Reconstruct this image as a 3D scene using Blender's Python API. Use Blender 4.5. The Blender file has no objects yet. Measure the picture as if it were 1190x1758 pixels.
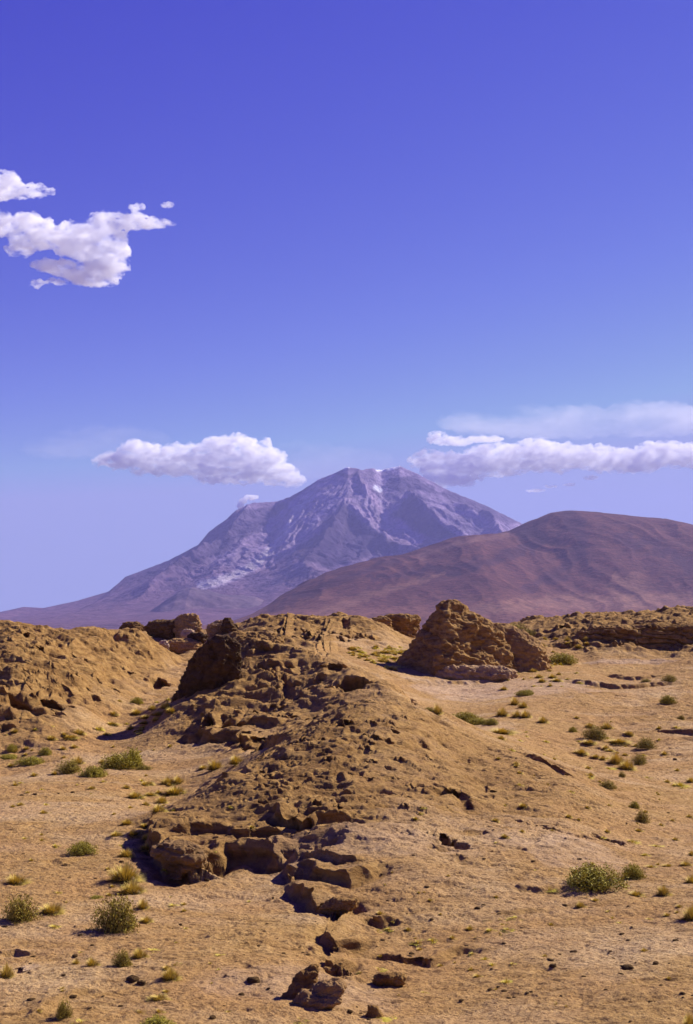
import bpy, math, random, time
import numpy as np
from mathutils import Vector
T0 = time.time()
C = bpy.context.scene.collection
sc = bpy.context.scene
PI = math.pi
# ------------------------------------------------------------------ camera
PITCH = math.atan(201 / 2441.7)
CAMZ = 5.0
F = 2441.7
cam = bpy.data.cameras.new('camera'); cam_o = bpy.data.objects.new('camera', cam); C.objects.link(cam_o)
cam.sensor_fit = 'VERTICAL'; cam.sensor_height = 36; cam.lens = 50; cam.clip_start = 0.1; cam.clip_end = 80000
cam_o.location = (0, 0, CAMZ); cam_o.rotation_euler = (PI / 2 + PITCH, 0, 0)
sc.camera = cam_o
# ------------------------------------------------------------------ world, sun, exposure
SUN_EL, SUN_AZ = math.radians(37), math.radians(36)      # azimuth measured from +x (the right) towards +y (away)
S = Vector((math.cos(SUN_EL) * math.cos(SUN_AZ), math.cos(SUN_EL) * math.sin(SUN_AZ), math.sin(SUN_EL)))
w = bpy.data.worlds.new('World'); sc.world = w; w.use_nodes = True
nt = w.node_tree; nt.nodes.clear()
sky = nt.nodes.new('ShaderNodeTexSky'); sky.sky_type = 'NISHITA'; sky.sun_disc = False
sky.sun_elevation = SUN_EL; sky.sun_rotation = PI / 2 - SUN_AZ
sky.altitude = 3800; sky.air_density = 1.0; sky.dust_density = 0.6; sky.ozone_density = 2.0
bg = nt.nodes.new('ShaderNodeBackground'); bg.inputs[1].default_value = 0.10
wo = nt.nodes.new('ShaderNodeOutputWorld')
sp = nt.nodes.new('ShaderNodeSeparateColor'); cb = nt.nodes.new('ShaderNodeCombineColor'); nt.links.new(sky.outputs[0], sp.inputs[0])
CLAMP = (3.08, 4.3, 5.7)
for i, (pw, gn) in enumerate(((2.0, .215), (2.3, .084), (.55, 1.60))):       # deep violet-blue of the film
    p_ = nt.nodes.new('ShaderNodeMath'); p_.operation = 'POWER'; p_.inputs[1].default_value = pw; c0 = nt.nodes.new('ShaderNodeMath'); c0.operation = 'MINIMUM'; c0.inputs[1].default_value = CLAMP[i]; nt.links.new(sp.outputs[i], c0.inputs[0]); nt.links.new(c0.outputs[0], p_.inputs[0])
    m_ = nt.nodes.new('ShaderNodeMath'); m_.operation = 'MULTIPLY'; m_.inputs[1].default_value = gn; nt.links.new(p_.outputs[0], m_.inputs[0])
    nt.links.new(m_.outputs[0], cb.inputs[i])
nt.links.new(cb.outputs[0], bg.inputs[0]); nt.links.new(bg.outputs[0], wo.inputs[0])
sun = bpy.data.lights.new('sun', 'SUN'); sun.energy = 5.0; sun.angle = math.radians(0.5); sun.color = (1.0, 0.93, 0.82)
sun_o = bpy.data.objects.new('sun', sun); C.objects.link(sun_o)
sun_o.rotation_euler = S.to_track_quat('Z', 'Y').to_euler()
sc.view_settings.view_transform = 'Standard'; sc.view_settings.look = 'None'
sc.view_settings.exposure = 0.75; sc.view_settings.gamma = 1; sc.view_settings.use_curve_mapping = False
sc.cycles.volume_bounces = 24; sc.cycles.max_bounces = 26; sc.cycles.diffuse_bounces = 3
sc.cycles.use_denoising = True
# ------------------------------------------------------------------ helpers
CT, ST = math.cos(PITCH), math.sin(PITCH)
def ray(px, py):
    u = (px - 595) / F; v = (879 - py) / F
    y = CT - v * ST; z = ST + v * CT
    return u / y, z / y                      # dx/dy, dz/dy
def P(px, py, D):
    a, b = ray(px, py)
    return (a * D, D, CAMZ + b * D)
def proj(x, y, z):                            # world -> photo pixel (arrays)
    zc = z - CAMZ
    dep = y * CT + zc * ST; up = -y * ST + zc * CT
    return 595 + F * x / dep, 879 - F * up / dep
def sstep(a, b, x):
    t = np.clip((x - a) / (b - a), 0, 1); return t * t * (3 - 2 * t)
_r = np.random.RandomState(7)
PERM = np.concatenate([_r.permutation(1024)] * 3).astype(np.int32)
G2 = np.stack([np.cos(np.arange(1024) * 2.39996), np.sin(np.arange(1024) * 2.39996)], 1).astype(np.float32)
g3 = _r.normal(size=(1024, 3)); G3 = (g3 / np.linalg.norm(g3, axis=1)[:, None]).astype(np.float32)
def noise2(x, y, seed=0):
    xi = np.floor(x); yi = np.floor(y); xf = (x - xi).astype(np.float32); yf = (y - yi).astype(np.float32)
    xi = (xi.astype(np.int64) + seed * 37) & 1023; yi = (yi.astype(np.int64) + seed * 101) & 1023
    u = xf ** 3 * (xf * (xf * 6 - 15) + 10); v = yf ** 3 * (yf * (yf * 6 - 15) + 10)
    def g(i, j):
        k = PERM[PERM[(xi + i) & 1023] + ((yi + j) & 1023)]
        gr = G2[k]; return gr[..., 0] * (xf - i) + gr[..., 1] * (yf - j)
    a = g(0, 0); b = g(1, 0); c = g(0, 1); d = g(1, 1)
    return 1.5 * (a + u * (b - a) + v * (c - a + u * (a - b - c + d)))
def noise3(x, y, z, seed=0):
    xi = np.floor(x); yi = np.floor(y); zi = np.floor(z); xf = x - xi; yf = y - yi; zf = z - zi
    xi = (xi.astype(np.int64) + seed * 37) & 1023; yi = (yi.astype(np.int64) + seed * 101) & 1023; zi = zi.astype(np.int64) & 1023
    f = lambda t: t ** 3 * (t * (t * 6 - 15) + 10)
    u, v, w_ = f(xf), f(yf), f(zf)
    def g(i, j, k):
        h = PERM[PERM[PERM[(xi + i) & 1023] + ((yi + j) & 1023)] + ((zi + k) & 1023)]
        gr = G3[h]; return gr[..., 0] * (xf - i) + gr[..., 1] * (yf - j) + gr[..., 2] * (zf - k)
    l = lambda a, b, t: a + t * (b - a)
    return 1.4 * l(l(l(g(0,0,0), g(1,0,0), u), l(g(0,1,0), g(1,1,0), u), v), l(l(g(0,0,1), g(1,0,1), u), l(g(0,1,1), g(1,1,1), u), v), w_)
def fbm2(x, y, o, seed=0, gain=.5):
    s = 0; a = 1
    for i in range(o): s = s + a * noise2(x * 2 ** i, y * 2 ** i, seed + i * 3); a *= gain
    return s
def fbm3(x, y, z, o, seed=0, gain=.5):
    s = 0; a = 1
    for i in range(o): s = s + a * noise3(x * 2 ** i, y * 2 ** i, z * 2 ** i, seed + i * 3); a *= gain
    return s
def ridged3(x, y, z, o, seed=0):
    s = 0; a = 1
    for i in range(o): s = s + a * (1 - 2 * np.abs(noise3(x * 2 ** i, y * 2 ** i, z * 2 ** i, seed + i * 3))); a *= .5
    return s
def pits(x, y, cell, seed, present, rmin, rmax, warp=None):
    """jittered cups: returns 0..1 depth, sharp rims"""
    gx = np.floor(x / cell).astype(np.int64); gy = np.floor(y / cell).astype(np.int64)
    out = np.zeros(x.shape, np.float32)
    for i in (-1, 0, 1):
        for j in (-1, 0, 1):
            cx = gx + i; cy = gy + j
            h = PERM[PERM[(cx + seed * 53) & 1023] + ((cy + seed * 17) & 1023)]
            h1 = PERM[h + 11] / 1024.; h2 = PERM[h + 77] / 1024.; h3 = PERM[h + 301] / 1024.
            px_ = (cx + .1 + .8 * h1) * cell; py_ = (cy + .1 + .8 * h2) * cell
            r = (rmin + (rmax - rmin) * h3 ** 2) * cell
            d = np.hypot(x - px_, y - py_) / r
            on = (h / 1024. < present)
            out = np.maximum(out, on * (r / (rmax * cell)) * np.clip(1 - d * d, 0, 1) ** .75)
    return out
def mesh_obj(name, co, faces, mat, parent=None, smooth=True, attrs=None):
    """co (n,3) array; faces (m,k) int array"""
    me = bpy.data.meshes.new(name); k = faces.shape[1]
    me.vertices.add(len(co)); me.vertices.foreach_set('co', np.ascontiguousarray(co, dtype=np.float32).ravel())
    me.loops.add(faces.size); me.loops.foreach_set('vertex_index', np.ascontiguousarray(faces, dtype=np.int32).ravel())
    me.polygons.add(len(faces)); me.polygons.foreach_set('loop_start', np.arange(0, faces.size, k, dtype=np.int32))
    me.update(calc_edges=True)
    if smooth: me.polygons.foreach_set('use_smooth', np.ones(len(faces), bool))
    for an, av in (attrs or {}).items():
        if av.ndim == 1:
            at = me.attributes.new(an, 'FLOAT', 'POINT'); at.data.foreach_set('value', av.astype(np.float32))
        else:
            at = me.attributes.new(an, 'FLOAT_COLOR', 'POINT')
            at.data.foreach_set('color', np.concatenate([av, np.ones((len(av), 1))], 1).astype(np.float32).ravel())
    if mat: me.materials.append(mat)
    o = bpy.data.objects.new(name, me); C.objects.link(o)
    if parent: o.parent = parent
    return o
def grid_faces(nr, nc, wrap=False):
    i = np.arange(nr - 1)[:, None]; j = np.arange(nc if wrap else nc - 1)[None, :]
    a = i * nc + j; b = i * nc + (j + 1) % nc
    return np.stack([a, b, b + nc, a + nc], -1).reshape(-1, 4)
def tag(o, label=None, cat=None, group=None, kind=None):
    if label: o['label'] = label
    if cat: o['category'] = cat
    if group: o['group'] = group
    if kind: o['kind'] = kind
    return o
# ------------------------------------------------------------------ materials
class NT:
    def __init__(s, name):
        s.m = bpy.data.materials.new(name); s.m.use_nodes = True; s.t = s.m.node_tree; s.t.nodes.clear()
    def n(s, typ, **kw):
        nd = s.t.nodes.new('ShaderNode' + typ)
        for k, v in kw.items(): setattr(nd, k, v)
        return nd
    def l(s, a, b): s.t.links.new(a, b)
    def noise(s, vec, scale, detail=4, rough=.55, dist=0):
        nd = s.n('TexNoise'); nd.inputs['Scale'].default_value = scale; nd.inputs['Detail'].default_value = detail
        nd.inputs['Roughness'].default_value = rough; nd.inputs['Distortion'].default_value = dist
        s.l(vec, nd.inputs['Vector']); return nd.outputs[0]
    def ramp(s, fac, stops):
        nd = s.n('ValToRGB'); e = nd.color_ramp.elements
        while len(e) < len(stops): e.new(.5)
        for q, (p, c) in zip(e, stops): q.position = p; q.color = (*c, 1) if len(c) == 3 else c
        s.l(fac, nd.inputs[0]); return nd.outputs[0]
    def mix(s, fac, a, b, mode='MIX'):
        nd = s.n('Mix', data_type='RGBA', blend_type=mode)
        for i, v in ((0, fac), (6, a), (7, b)):
            if isinstance(v, (int, float)): nd.inputs[i].default_value = v
            elif isinstance(v, tuple): nd.inputs[i].default_value = (*v, 1)
            else: s.l(v, nd.inputs[i])
        return nd.outputs[2]
    def math(s, op, a, b=0.0, clamp=False):
        nd = s.n('Math', operation=op, use_clamp=clamp)
        for i, v in ((0, a), (1, b)):
            if isinstance(v, (int, float)): nd.inputs[i].default_value = v
            else: s.l(v, nd.inputs[i])
        return nd.outputs[0]
    def attr(s, name): return s.n('Attribute', attribute_name=name)
    def vmul(s, vec, v):
        nd = s.n('VectorMath', operation='MULTIPLY'); s.l(vec, nd.inputs[0]); nd.inputs[1].default_value = v; return nd.outputs[0]
    def bump(s, h, strength, dist, prev=None):
        nd = s.n('Bump'); nd.inputs['Strength'].default_value = strength; nd.inputs['Distance'].default_value = dist
        s.l(h, nd.inputs['Height'])
        if prev: s.l(prev, nd.inputs['Normal'])
        return nd.outputs[0]
    def out(s, col, rough=.9, normal=None, spec=.15):
        b = s.n('BsdfPrincipled'); o = s.n('OutputMaterial')
        if isinstance(col, tuple): b.inputs['Base Color'].default_value = (*col, 1)
        else: s.l(col, b.inputs['Base Color'])
        b.inputs['Roughness'].default_value = rough; b.inputs['Specular IOR Level'].default_value = spec
        if normal: s.l(normal, b.inputs['Normal'])
        s.l(b.outputs[0], o.inputs[0]); s.b = b
        return s.m
def ground_material(name, base_rock=None):
    """tan volcanic sand and tuff; attribute 'rock' (0 sand .. 1 crusted rock), 'pale' for pinkish-white ash"""
    t = NT(name); co = t.n('TexCoord').outputs['Object']
    st = t.vmul(co, (1.0, 1.0, 3.5))
    n1 = t.noise(co, .35, 5, .6); n2 = t.noise(co, 3.0, 6, .65); n3 = t.noise(co, 16, 5, .7); n4 = t.noise(st, 1.3, 8, .68, .4)
    sand = t.ramp(n2, [(.25, (.23, .125, .038)), (.44, (.40, .235, .078)), (.75, (.56, .350, .135))])
    sand = t.mix(t.math('MULTIPLY', t.ramp(t.noise(t.vmul(co, (1, 1.6, 1)), .16, 5, .6, .6), [(.48, (0, 0, 0)), (.62, (1, 1, 1))]), .6), sand, (.62, .43, .23)); sand = t.mix(t.ramp(n1, [(.35, (0, 0, 0)), (.65, (1, 1, 1))]), sand, t.mix(.55, sand, (.42, .225, .085)))
    speck = t.ramp(n3, [(.52, (0, 0, 0)), (.58, (1, 1, 1))])
    sand = t.mix(t.math('MULTIPLY', speck, .65), sand, (.15, .07, .024))
    rock = t.ramp(n4, [(.3, (.085, .038, .012)), (.45, (.28, .150, .044)), (.66, (.45, .268, .088))])
    rock = t.mix(t.ramp(n2, [(.35, (.35,) * 3), (.55, (0,) * 3)]), rock, (.11, .050, .022))
    if base_rock is None: rk = t.attr('rock').outputs['Fac']
    else:
        v = t.n('Value'); v.outputs[0].default_value = base_rock; rk = v.outputs[0]
    f = t.math('ADD', rk, t.math('MULTIPLY', t.math('SUBTRACT', n4, .5), 1.1))
    f = t.ramp(f, [(.25, (0, 0, 0)), (.75, (1, 1, 1))])
    col = t.mix(f, sand, rock)
    vz = t.math('MULTIPLY', t.math('SUBTRACT', rk, 1.0), 2.5, True)  # rock above one turns near-black: painted-in shade, also the dark stones' own tone
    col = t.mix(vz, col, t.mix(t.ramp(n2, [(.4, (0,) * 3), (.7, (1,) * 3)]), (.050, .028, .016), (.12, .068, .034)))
    pa = t.attr('pale').outputs['Fac']
    pf = t.math('MULTIPLY', pa, t.ramp(n2, [(.3, (.4,) * 3), (.6, (1,) * 3)]), True)
    col = t.mix(pf, col, (.54, .385, .27))
    b = t.bump(n3, 1.0, .05); b = t.bump(n2, .6, .12, b); b = t.bump(n4, .6, .25, b)
    return t.out(col, .95, b, .1)
M_ground = ground_material('sand_and_tuff')
M_rock = ground_material('tuff_rock')
# ------------------------------------------------------------------ near terrain
# control points: photo pixel + distance (m) + rockiness ; or ('w', x/y*2441, D, z, rock) for hidden places
CP = []
def cp(px, py, D, r=0.0): x, y, z = P(px, py, D); CP.append((x, y, z, r))
def ch(px, D, z, r=0.0): CP.append(((px - 595) / F * D, D, z, r))
for px in (-500, -100, 250, 600, 900, 1250, 1700):
    ch(px, 9, .25); ch(px, 13, .05)
for a in [(-450,1758,18),(-150,1758,18),(100,1758,18),(330,1758,18),(600,1758,18.6,.1),(900,1758,18.6),(1190,1758,18),(1600,1758,18),
    (-300,1600,23.5),(0,1600,23.5),(250,1600,23.5),(430,1600,23.5,.1),(700,1600,24.3,.1),(900,1600,24),(1190,1600,23.3),(1500,1600,23.5),
    (-300,1450,32.5),(0,1450,32.5),(200,1460,31.5),(300,1520,28,.1),(460,1500,29,.1),(0,1350,44),(200,1340,45.5,.1),(100,1290,54,.2),(330,1300,51,.1),(-300,1350,44),
    (215,1250,62,.1),(240,1190,73,.45),(270,1150,82,.5),(190,1170,70,.7),
    # left hill with caves
    (0,1255,57.5,.45),(60,1215,60,.85),(60,1150,63.5,.9),(0,1180,61,.9),(-10,1120,68,.85),(0,1074,77,.85),(90,1083,81,.85),(190,1090,86,.8),(150,1140,72,.85),(-250,1074,76,.5),(-250,1250,57,.3),
    # big front mound
    (620,1200,44,.6),(560,1235,42.5,.8),(690,1205,46,.4),(500,1268,40.5,.8),(440,1303,38.5,.8),(375,1340,36,.6),(300,1385,34.3,.5),(275,1440,31.6,.5),
    (620,1300,37,.6),(520,1340,35,.8),(600,1390,32,.8),(400,1400,32.6,.6),(480,1440,30.5,.7),(650,1440,29.6,.3),(350,1470,30,.5),
    (760,1225,46.5,.4),(800,1300,41,.6),(900,1310,41.5,.5),(800,1400,33,.45),(1000,1360,38,.4),(950,1450,30.6,.15),(1060,1440,33,.1),(720,1510,27,.25),(600,1520,26.8,.4),
    # right plain
    (800,1195,76,.1),(870,1220,66),(1000,1200,72,.2),(1190,1200,73,.3),(1000,1290,55,.15),(1190,1290,54,.2),(1000,1150,86),(1190,1150,84,.1),(1190,1370,42),(1100,1450,33),(1190,1500,28.5),(1050,1520,27.5),(1500,1300,50),(1500,1180,75),
    # cave ridge and dark-sided outcrop foot
    (440,1093,67,.8),(520,1108,66,.7),(560,1128,64,.6),(610,1155,60,.6),(660,1175,57,.5),(715,1212,51,.4),
    (450,1130,64.5,.8),(450,1185,60,.7),(380,1200,59,.8),(520,1180,60,.6),(560,1205,56,.6),(420,1250,54,.55),(330,1250,56,.6),(480,1270,50,.4),(290,1215,60,.4),(600,1190,57,.5),
    # grassy hollow, back dome
    (640,1140,82,.1),(620,1115,90,.1),(700,1125,90,.1),(662,1076,100,.5),(684,1100,97,.3),(700,1113,94,.2),(722,1113,94,.2),(740,1110,96,.2),(560,1098,91,.5),(480,1092,91,.6),(550,1059,101,.8),(450,1064,99,.8),(620,1060,101,.8),(665,1082,98,.7),(690,1108,95,.3),
    # behind, right
    (770,1160,83,.2),(880,1110,98,.1),(900,1068,124,.7),(1050,1062,122,.8),(1190,1047,118,.9),(1000,1132,92,.1),(1100,1134,91,.3),(1190,1118,94,.7),(1010,1088,97,.9),(1100,1072,103,.95),(930,1120,93,.1),(1400,1047,118,.4),(1400,1118,92,.2),(1190,1080,101,.95),
    # boulder field on the left skyline
    (300,1113,96,.4),(235,1135,86,.7),(205,1085,98,.4),(380,1105,94,.3),(370,1080,104,.4)]: cp(*a)
for a in [(700,112,3.9),(740,112,3.9),(660,112,4.2),(560,76,3.2),(620,72,2.5),(700,68,1.7),(740,60,1.3),(440,76,3.2),(360,72,2.4),(560,50,1.5),(640,53,1.9),(480,46,1.5),(400,42,.75),(330,39,.2),(800,58,1.0),
          (0,92,3.6),(100,95,4.0),(-250,92,3.8),(550,118,4.2),(450,118,4.2)]: ch(*a)
for px in (-700, -250, 100, 350, 600, 850, 1100, 1450, 1900):
    ch(px, 150, 4.6); ch(px, 200, 2.5); ch(px, 330, 0)
CP = np.array(CP)
def tco(x, y): return x / y * 5.0, np.log(y) * 1.6
cx_, cy_ = tco(CP[:, 0], CP[:, 1])
def tps_fit(v, lam=2e-4):
    n = len(CP); d2 = (cx_[:, None] - cx_) ** 2 + (cy_[:, None] - cy_) ** 2
    K = .5 * d2 * np.log(d2 + 1e-12) + lam * np.eye(n)
    Pm = np.stack([np.ones(n), cx_, cy_], 1)
    A = np.block([[K, Pm], [Pm.T, np.zeros((3, 3))]])
    return np.linalg.solve(A, np.concatenate([v, np.zeros(3)]))
Wz, Wr = tps_fit(CP[:, 2]), tps_fit(CP[:, 3], 5e-3)
def tps_eval(W, tx, ty):
    out = W[-3] + W[-2] * tx + W[-1] * ty
    for i in range(len(CP)):
        d2 = (tx - cx_[i]) ** 2 + (ty - cy_[i]) ** 2
        out = out + W[i] * .5 * d2 * np.log(d2 + 1e-12)
    return out
DR = 0.0013
ys = np.exp(np.arange(math.log(9), math.log(330), DR)); NR = len(ys)
ss = np.concatenate([np.linspace(-.48, -.262, 130, endpoint=False), np.linspace(-.262, .262, 1100, endpoint=False), np.linspace(.262, .48, 131)]); NC = len(ss)
Y = np.repeat(ys[:, None], NC, 1); X = Y * ss[None, :]
# broad shape evaluated coarsely then interpolated
cs, cr = np.linspace(-.49, .49, 400), np.linspace(math.log(8.9), math.log(334), 420)
gy, gx = np.meshgrid(np.exp(cr), cs, indexing='ij')
tx, ty = tco(gx * gy, gy)
Zc = tps_eval(Wz, tx, ty); Rc = tps_eval(Wr, tx, ty)
def bil(A, s, ly):
    fi = np.clip((ly - cr[0]) / (cr[1] - cr[0]), 0, len(cr) - 1.001); fj = np.clip((s - cs[0]) / (cs[1] - cs[0]), 0, len(cs) - 1.001)
    i = fi.astype(int); j = fj.astype(int); a = fi - i; b = fj - j
    return (A[i, j] * (1 - b) + A[i, j + 1] * b) * (1 - a) + (A[i + 1, j] * (1 - b) + A[i + 1, j + 1] * b) * a
Z = bil(Zc, X / Y, np.log(Y)); R = np.clip(bil(Rc, X / Y, np.log(Y)), 0, 1)
def hit_broad(px, py):
    a, b = ray(px, py)
    D = np.exp(np.arange(math.log(10), math.log(320), .002))
    zz = bil(Zc, np.full_like(D, a), np.log(D)); rz = CAMZ + b * D
    k = np.argmax(rz < zz) if (rz < zz).any() else int(np.argmin(np.where(D < 140, rz - zz, 9)))
    return a * D[k], D[k]
print('tps', time.time() - T0)
# local features ---------------------------------------------------------
PALE = np.zeros_like(Z); LX = np.zeros_like(Z); LY = np.zeros_like(Z)      # LX, LY: lips pushed out over hollows and ledges
def box(x0, x1, y0, y1):
    i0, i1 = np.searchsorted(ys, [y0, y1]); sl = slice(max(i0 - 1, 0), i1 + 1)
    lo = min(x0 / y0, x0 / y1); hi = max(x1 / y0, x1 / y1)
    j0, j1 = np.searchsorted(ss, [lo, hi]); return sl, slice(max(j0 - 1, 0), j1 + 1)
wX = .0 + X; wY = .0 + Y
def seg_dist(x, y, pts):
    """signed distance (left of travel positive) and parameter along the polyline"""
    best = np.full(x.shape, 1e9); sg = np.zeros(x.shape); tt = np.zeros(x.shape); n = len(pts) - 1
    for k in range(n):
        ax, ay = pts[k]; bx, by = pts[k + 1]; dx, dy = bx - ax, by - ay; L2 = dx * dx + dy * dy
        t = np.clip(((x - ax) * dx + (y - ay) * dy) / L2, 0, 1)
        d = np.hypot(x - ax - t * dx, y - ay - t * dy); s_ = np.sign(dx * (y - ay) - dy * (x - ax))
        m = d < best; best = np.where(m, d, best); sg = np.where(m, s_, sg); tt = np.where(m, (k + t) / n, tt)
    return best, sg, tt
def ledge(pxs, h, w=.9, soft=.04, rough=.12, seed=1, sharp_ends=True):
    """a rock step; travelling along the line the HIGH side is on the left"""
    pts = [hit_broad(*p) for p in pxs]
    xs_, ys_ = [p[0] for p in pts], [p[1] for p in pts]
    sl = box(min(xs_) - w - .3, max(xs_) + w + .3, max(9.1, min(ys_) - w - .3), max(ys_) + w + .3)
    x, y = X[sl], Y[sl]
    nx = fbm2(x * 1.3, y * 1.3, 2, seed) * rough; ny = fbm2(x * 1.3 + 31, y * 1.3, 2, seed + 9) * rough * 1.6; soft = np.maximum(soft * 1.6, 3.0 * DR * y)
    d, sg, t = seg_dist(x + nx, y + ny, pts)
    hh = h * sstep(0, .12, t) * sstep(1, .88, t) if sharp_ends else h
    fade = np.clip(1 - d / w, 0, 1)
    Z[sl] += .5 * hh * np.where(sg > 0, 1, -1.25) * np.clip(d / soft, 0, 1) * fade ** 1.3
    R[sl] = np.clip(R[sl] + .5 * fade * sstep(w, 0, d), 0, 1)
    lip = np.where(sg > 0, 1, 0) * sstep(.55 * w, .25 * w, d) * np.clip(d / soft, 0, 1) * min(.5 * h, .16) * sstep(0, .12, t) * sstep(1, .88, t); LX[sl] -= .7 * lip; LY[sl] -= .8 * lip
def cave(px, py, rx, ry, depth, seed=3):
    """hollow scooped into a slope: floor level, steep back wall; rx, ry in pixels"""
    x0, y0 = hit_broad(px, py + ry * .6); k = y0 / F; rxm = rx * k
    x1, y1 = hit_broad(px, py - ry * .9); rym = max((y1 - y0) * .62, .25); yc = (y0 + y1) / 2
    sl = box(x0 - rxm * 1.6, x0 + rxm * 1.6, yc - rym * 1.8, yc + rym * 1.8)
    x, y = X[sl], Y[sl]
    d = np.hypot((x - x0) / rxm, (y - yc) / rym) + .22 * fbm2(x * 1.3 / rxm, y * 1.3 / rym, 2, seed)
    u = (y - yc) / rym
    m = sstep(1.0, 1 - max(.22, 3.5 * DR * yc / rym), d)
    zf = bil(Zc, np.array([x0 / y0]), np.array([math.log(y0)]))[0] - depth * .25
    Z[sl] = Z[sl] * (1 - m) + m * np.minimum(Z[sl], zf + .12 * u)
    lip = sstep(1.6, 1.15, d) * (1 - m) * sstep(-.3, .4, u) * min(.75 * rym, .8); LY[sl] -= lip; LX[sl] -= .25 * lip
def trench(pxs, wid, dep, seed=5):
    pts = [hit_broad(*p) for p in pxs]; xs_, ys_ = [p[0] for p in pts], [p[1] for p in pts]
    sl = box(min(xs_) - 1, max(xs_) + 1, min(ys_) - 1, max(ys_) + 1); x, y = X[sl], Y[sl]
    nx = fbm2(x * 2, y * 2, 4, seed) * .12
    d, sg, t = seg_dist(x + nx, y + nx, pts)
    wv = wid * (.4 + .9 * np.abs(noise2(t * 6 + seed, t * 0 + seed * .37, seed)) + .2) * sstep(0, .1, t) * sstep(1, .9, t) + 1e-4
    Z[sl] -= dep * np.clip(1.2 - d / wv, 0, 1)
def mound(px, py, rx, ryD, h, p=1.0):
    """extra hump on the surface hit at px,py: rx pixels wide, ryD metres deep"""
    x0, y0 = hit_broad(px, py); rm = rx * y0 / F
    sl = box(x0 - rm * 1.3, x0 + rm * 1.3, y0 - ryD * 1.3, y0 + ryD * 1.3); x, y = X[sl], Y[sl]
    d = np.hypot((x - x0) / rm, (y - y0) / ryD) + .12 * fbm2(x * .8, y * .8, 3, int(px))
    q = sstep(1, 0, d); Z[sl] += h * q ** p; R[sl] = np.clip(R[sl] + .5 * q, 0, 1)
def pale(px, py, rx, ry, a=1.0):
    x0, y0 = hit_broad(px, py); x1, y1 = hit_broad(px, py - ry); rm = rx * y0 / F; ryD = max(abs(y1 - y0), .3)
    sl = box(x0 - rm * 1.4, x0 + rm * 1.4, y0 - ryD * 1.4, y0 + ryD * 1.4); x, y = X[sl], Y[sl]
    d = np.hypot((x - x0) / rm, (y - y0) / ryD) + .35 * fbm2(x * .9, y * .6, 4, int(px))
    PALE[sl] = np.maximum(PALE[sl], a * sstep(1, .5, d))
# rock texture shared by all rocky ground
wn = fbm2(X * .35, Y * .35, 3, 2)
far_ = sstep(48, 58, Y)
Z += R * (.22 + .14 * far_) * fbm2(X * .45, Y * .45, 4, 11) + R * far_ * .22 * (1 - 2 * np.abs(fbm2(X * .28, Y * .5, 4, 13))) + .035 * fbm2(X * .9, Y * .9, 4, 21)
# tilted strata steps
def strata(zz, step):
    q = zz / step; f = q - np.floor(q); return (np.floor(q) + sstep(.55, .95, f)) * step - zz
tilt = Z + .06 * X + .35 * wn
Z += R * (.55 * strata(tilt, .34)) * sstep(-.2, .5, fbm2(X * .3 + 9, Y * .25, 2, 31))
Z += R * (.35 * strata(tilt * 1.0 + .3 * fbm2(X * .5, Y * .9, 3, 41), .13))
print('strata', time.time() - T0)
near = sstep(140, 100, Y); R2 = np.clip(R * 1.2, 0, 1)
Z -= R2 * .20 * pits(X * .36 + .3 * wn, Y * .75 + .2 * wn, .6, 33, .38, .18, .42) * near
big = pits(X * .42 + .5 * wn, Y * .62 + .4 * wn, 1.0, 3, .26, .2, .4)
Z -= R * .34 * big * near
Z -= np.clip(R * 1.3, 0, 1) * .13 * pits(X * .5 + .12 * wn, Y * .85, .42, 5, .42, .18, .44) * sstep(-.35, .25, fbm2(X * .5, Y * .4, 2, 51))
pv = sstep(-.5, .2, fbm2(X * .22, Y * .3, 3, 57))
Z -= (R * .12 + .026) * pv * pits(X * .5 + .05 * wn, Y * .95, .22, 8, .5, .16, .46)
Z -= (R * .05 + .018) * pits(X * .55, Y * .9, .12, 9, .45, .18, .46) * sstep(70, 45, Y)
Z += (R * .05 + .012) * pits(X * .8 + 3, Y * .9, .17, 19, .4, .16, .42) * sstep(80, 50, Y)
# shallow drifts and clods on the open sand
Z += (1 - R) * (.02 * np.abs(fbm2(X * .7 - Y * .2, Y * .5, 3, 61)) + .014 * fbm2(X * 5.2, Y * 4.2, 3, 71))
fl = fbm2(X * 1.1, Y * 2.0, 4, 81, .6)
Z -= .05 * sstep(.42, .62, fl) * (.35 + R)
print('pits', time.time() - T0)
# ---- the broken ledge in front (from the mound's cliff down to the slabs); high side right => travel away from viewer means left is... 
# ledges: the high side lies to the left of the direction of travel (away from the viewer when drawn left to right)
ledge([(258,1398),(264,1440),(292,1490),(325,1497),(370,1480),(400,1462),(480,1464),(515,1452)], .55, .9, .05, .16, 1)
ledge([(300,1440),(340,1425),(395,1420)], .3, .6, .05, .12, 22)
ledge([(395,1440),(450,1425),(495,1424)], .35, .6, .05, .12, 2)
ledge([(478,1476),(500,1504),(540,1484),(560,1500),(600,1512),(640,1500),(655,1482)], .3, .45, .04, .14, 3)
ledge([(520,1462),(560,1466),(605,1478)], .24, .45, .04, .14, 33)
ledge([(500,1512),(525,1540),(548,1560),(580,1566),(612,1545)], .3, .45, .04, .12, 4)
ledge([(608,1560),(585,1580),(562,1606),(580,1624),(645,1612)], .26, .4, .04, .1, 5)
ledge([(574,1622),(556,1652),(578,1662),(615,1655)], .26, .4, .04, .1, 6)
ledge([(630,1572),(650,1580),(672,1576)], .25, .4, .03, .1, 7)
ledge([(640,1630),(700,1648),(745,1652),(780,1636),(812,1626)], .14, .5, .03, .12, 8)
ledge([(455,1392),(500,1402),(540,1406),(580,1402),(625,1396)], .5, .6, .05, .2, 9)
ledge([(970,1168),(1020,1176),(1060,1180),(1110,1178),(1165,1170)], .5, .9, .06, .3, 10)
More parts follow.
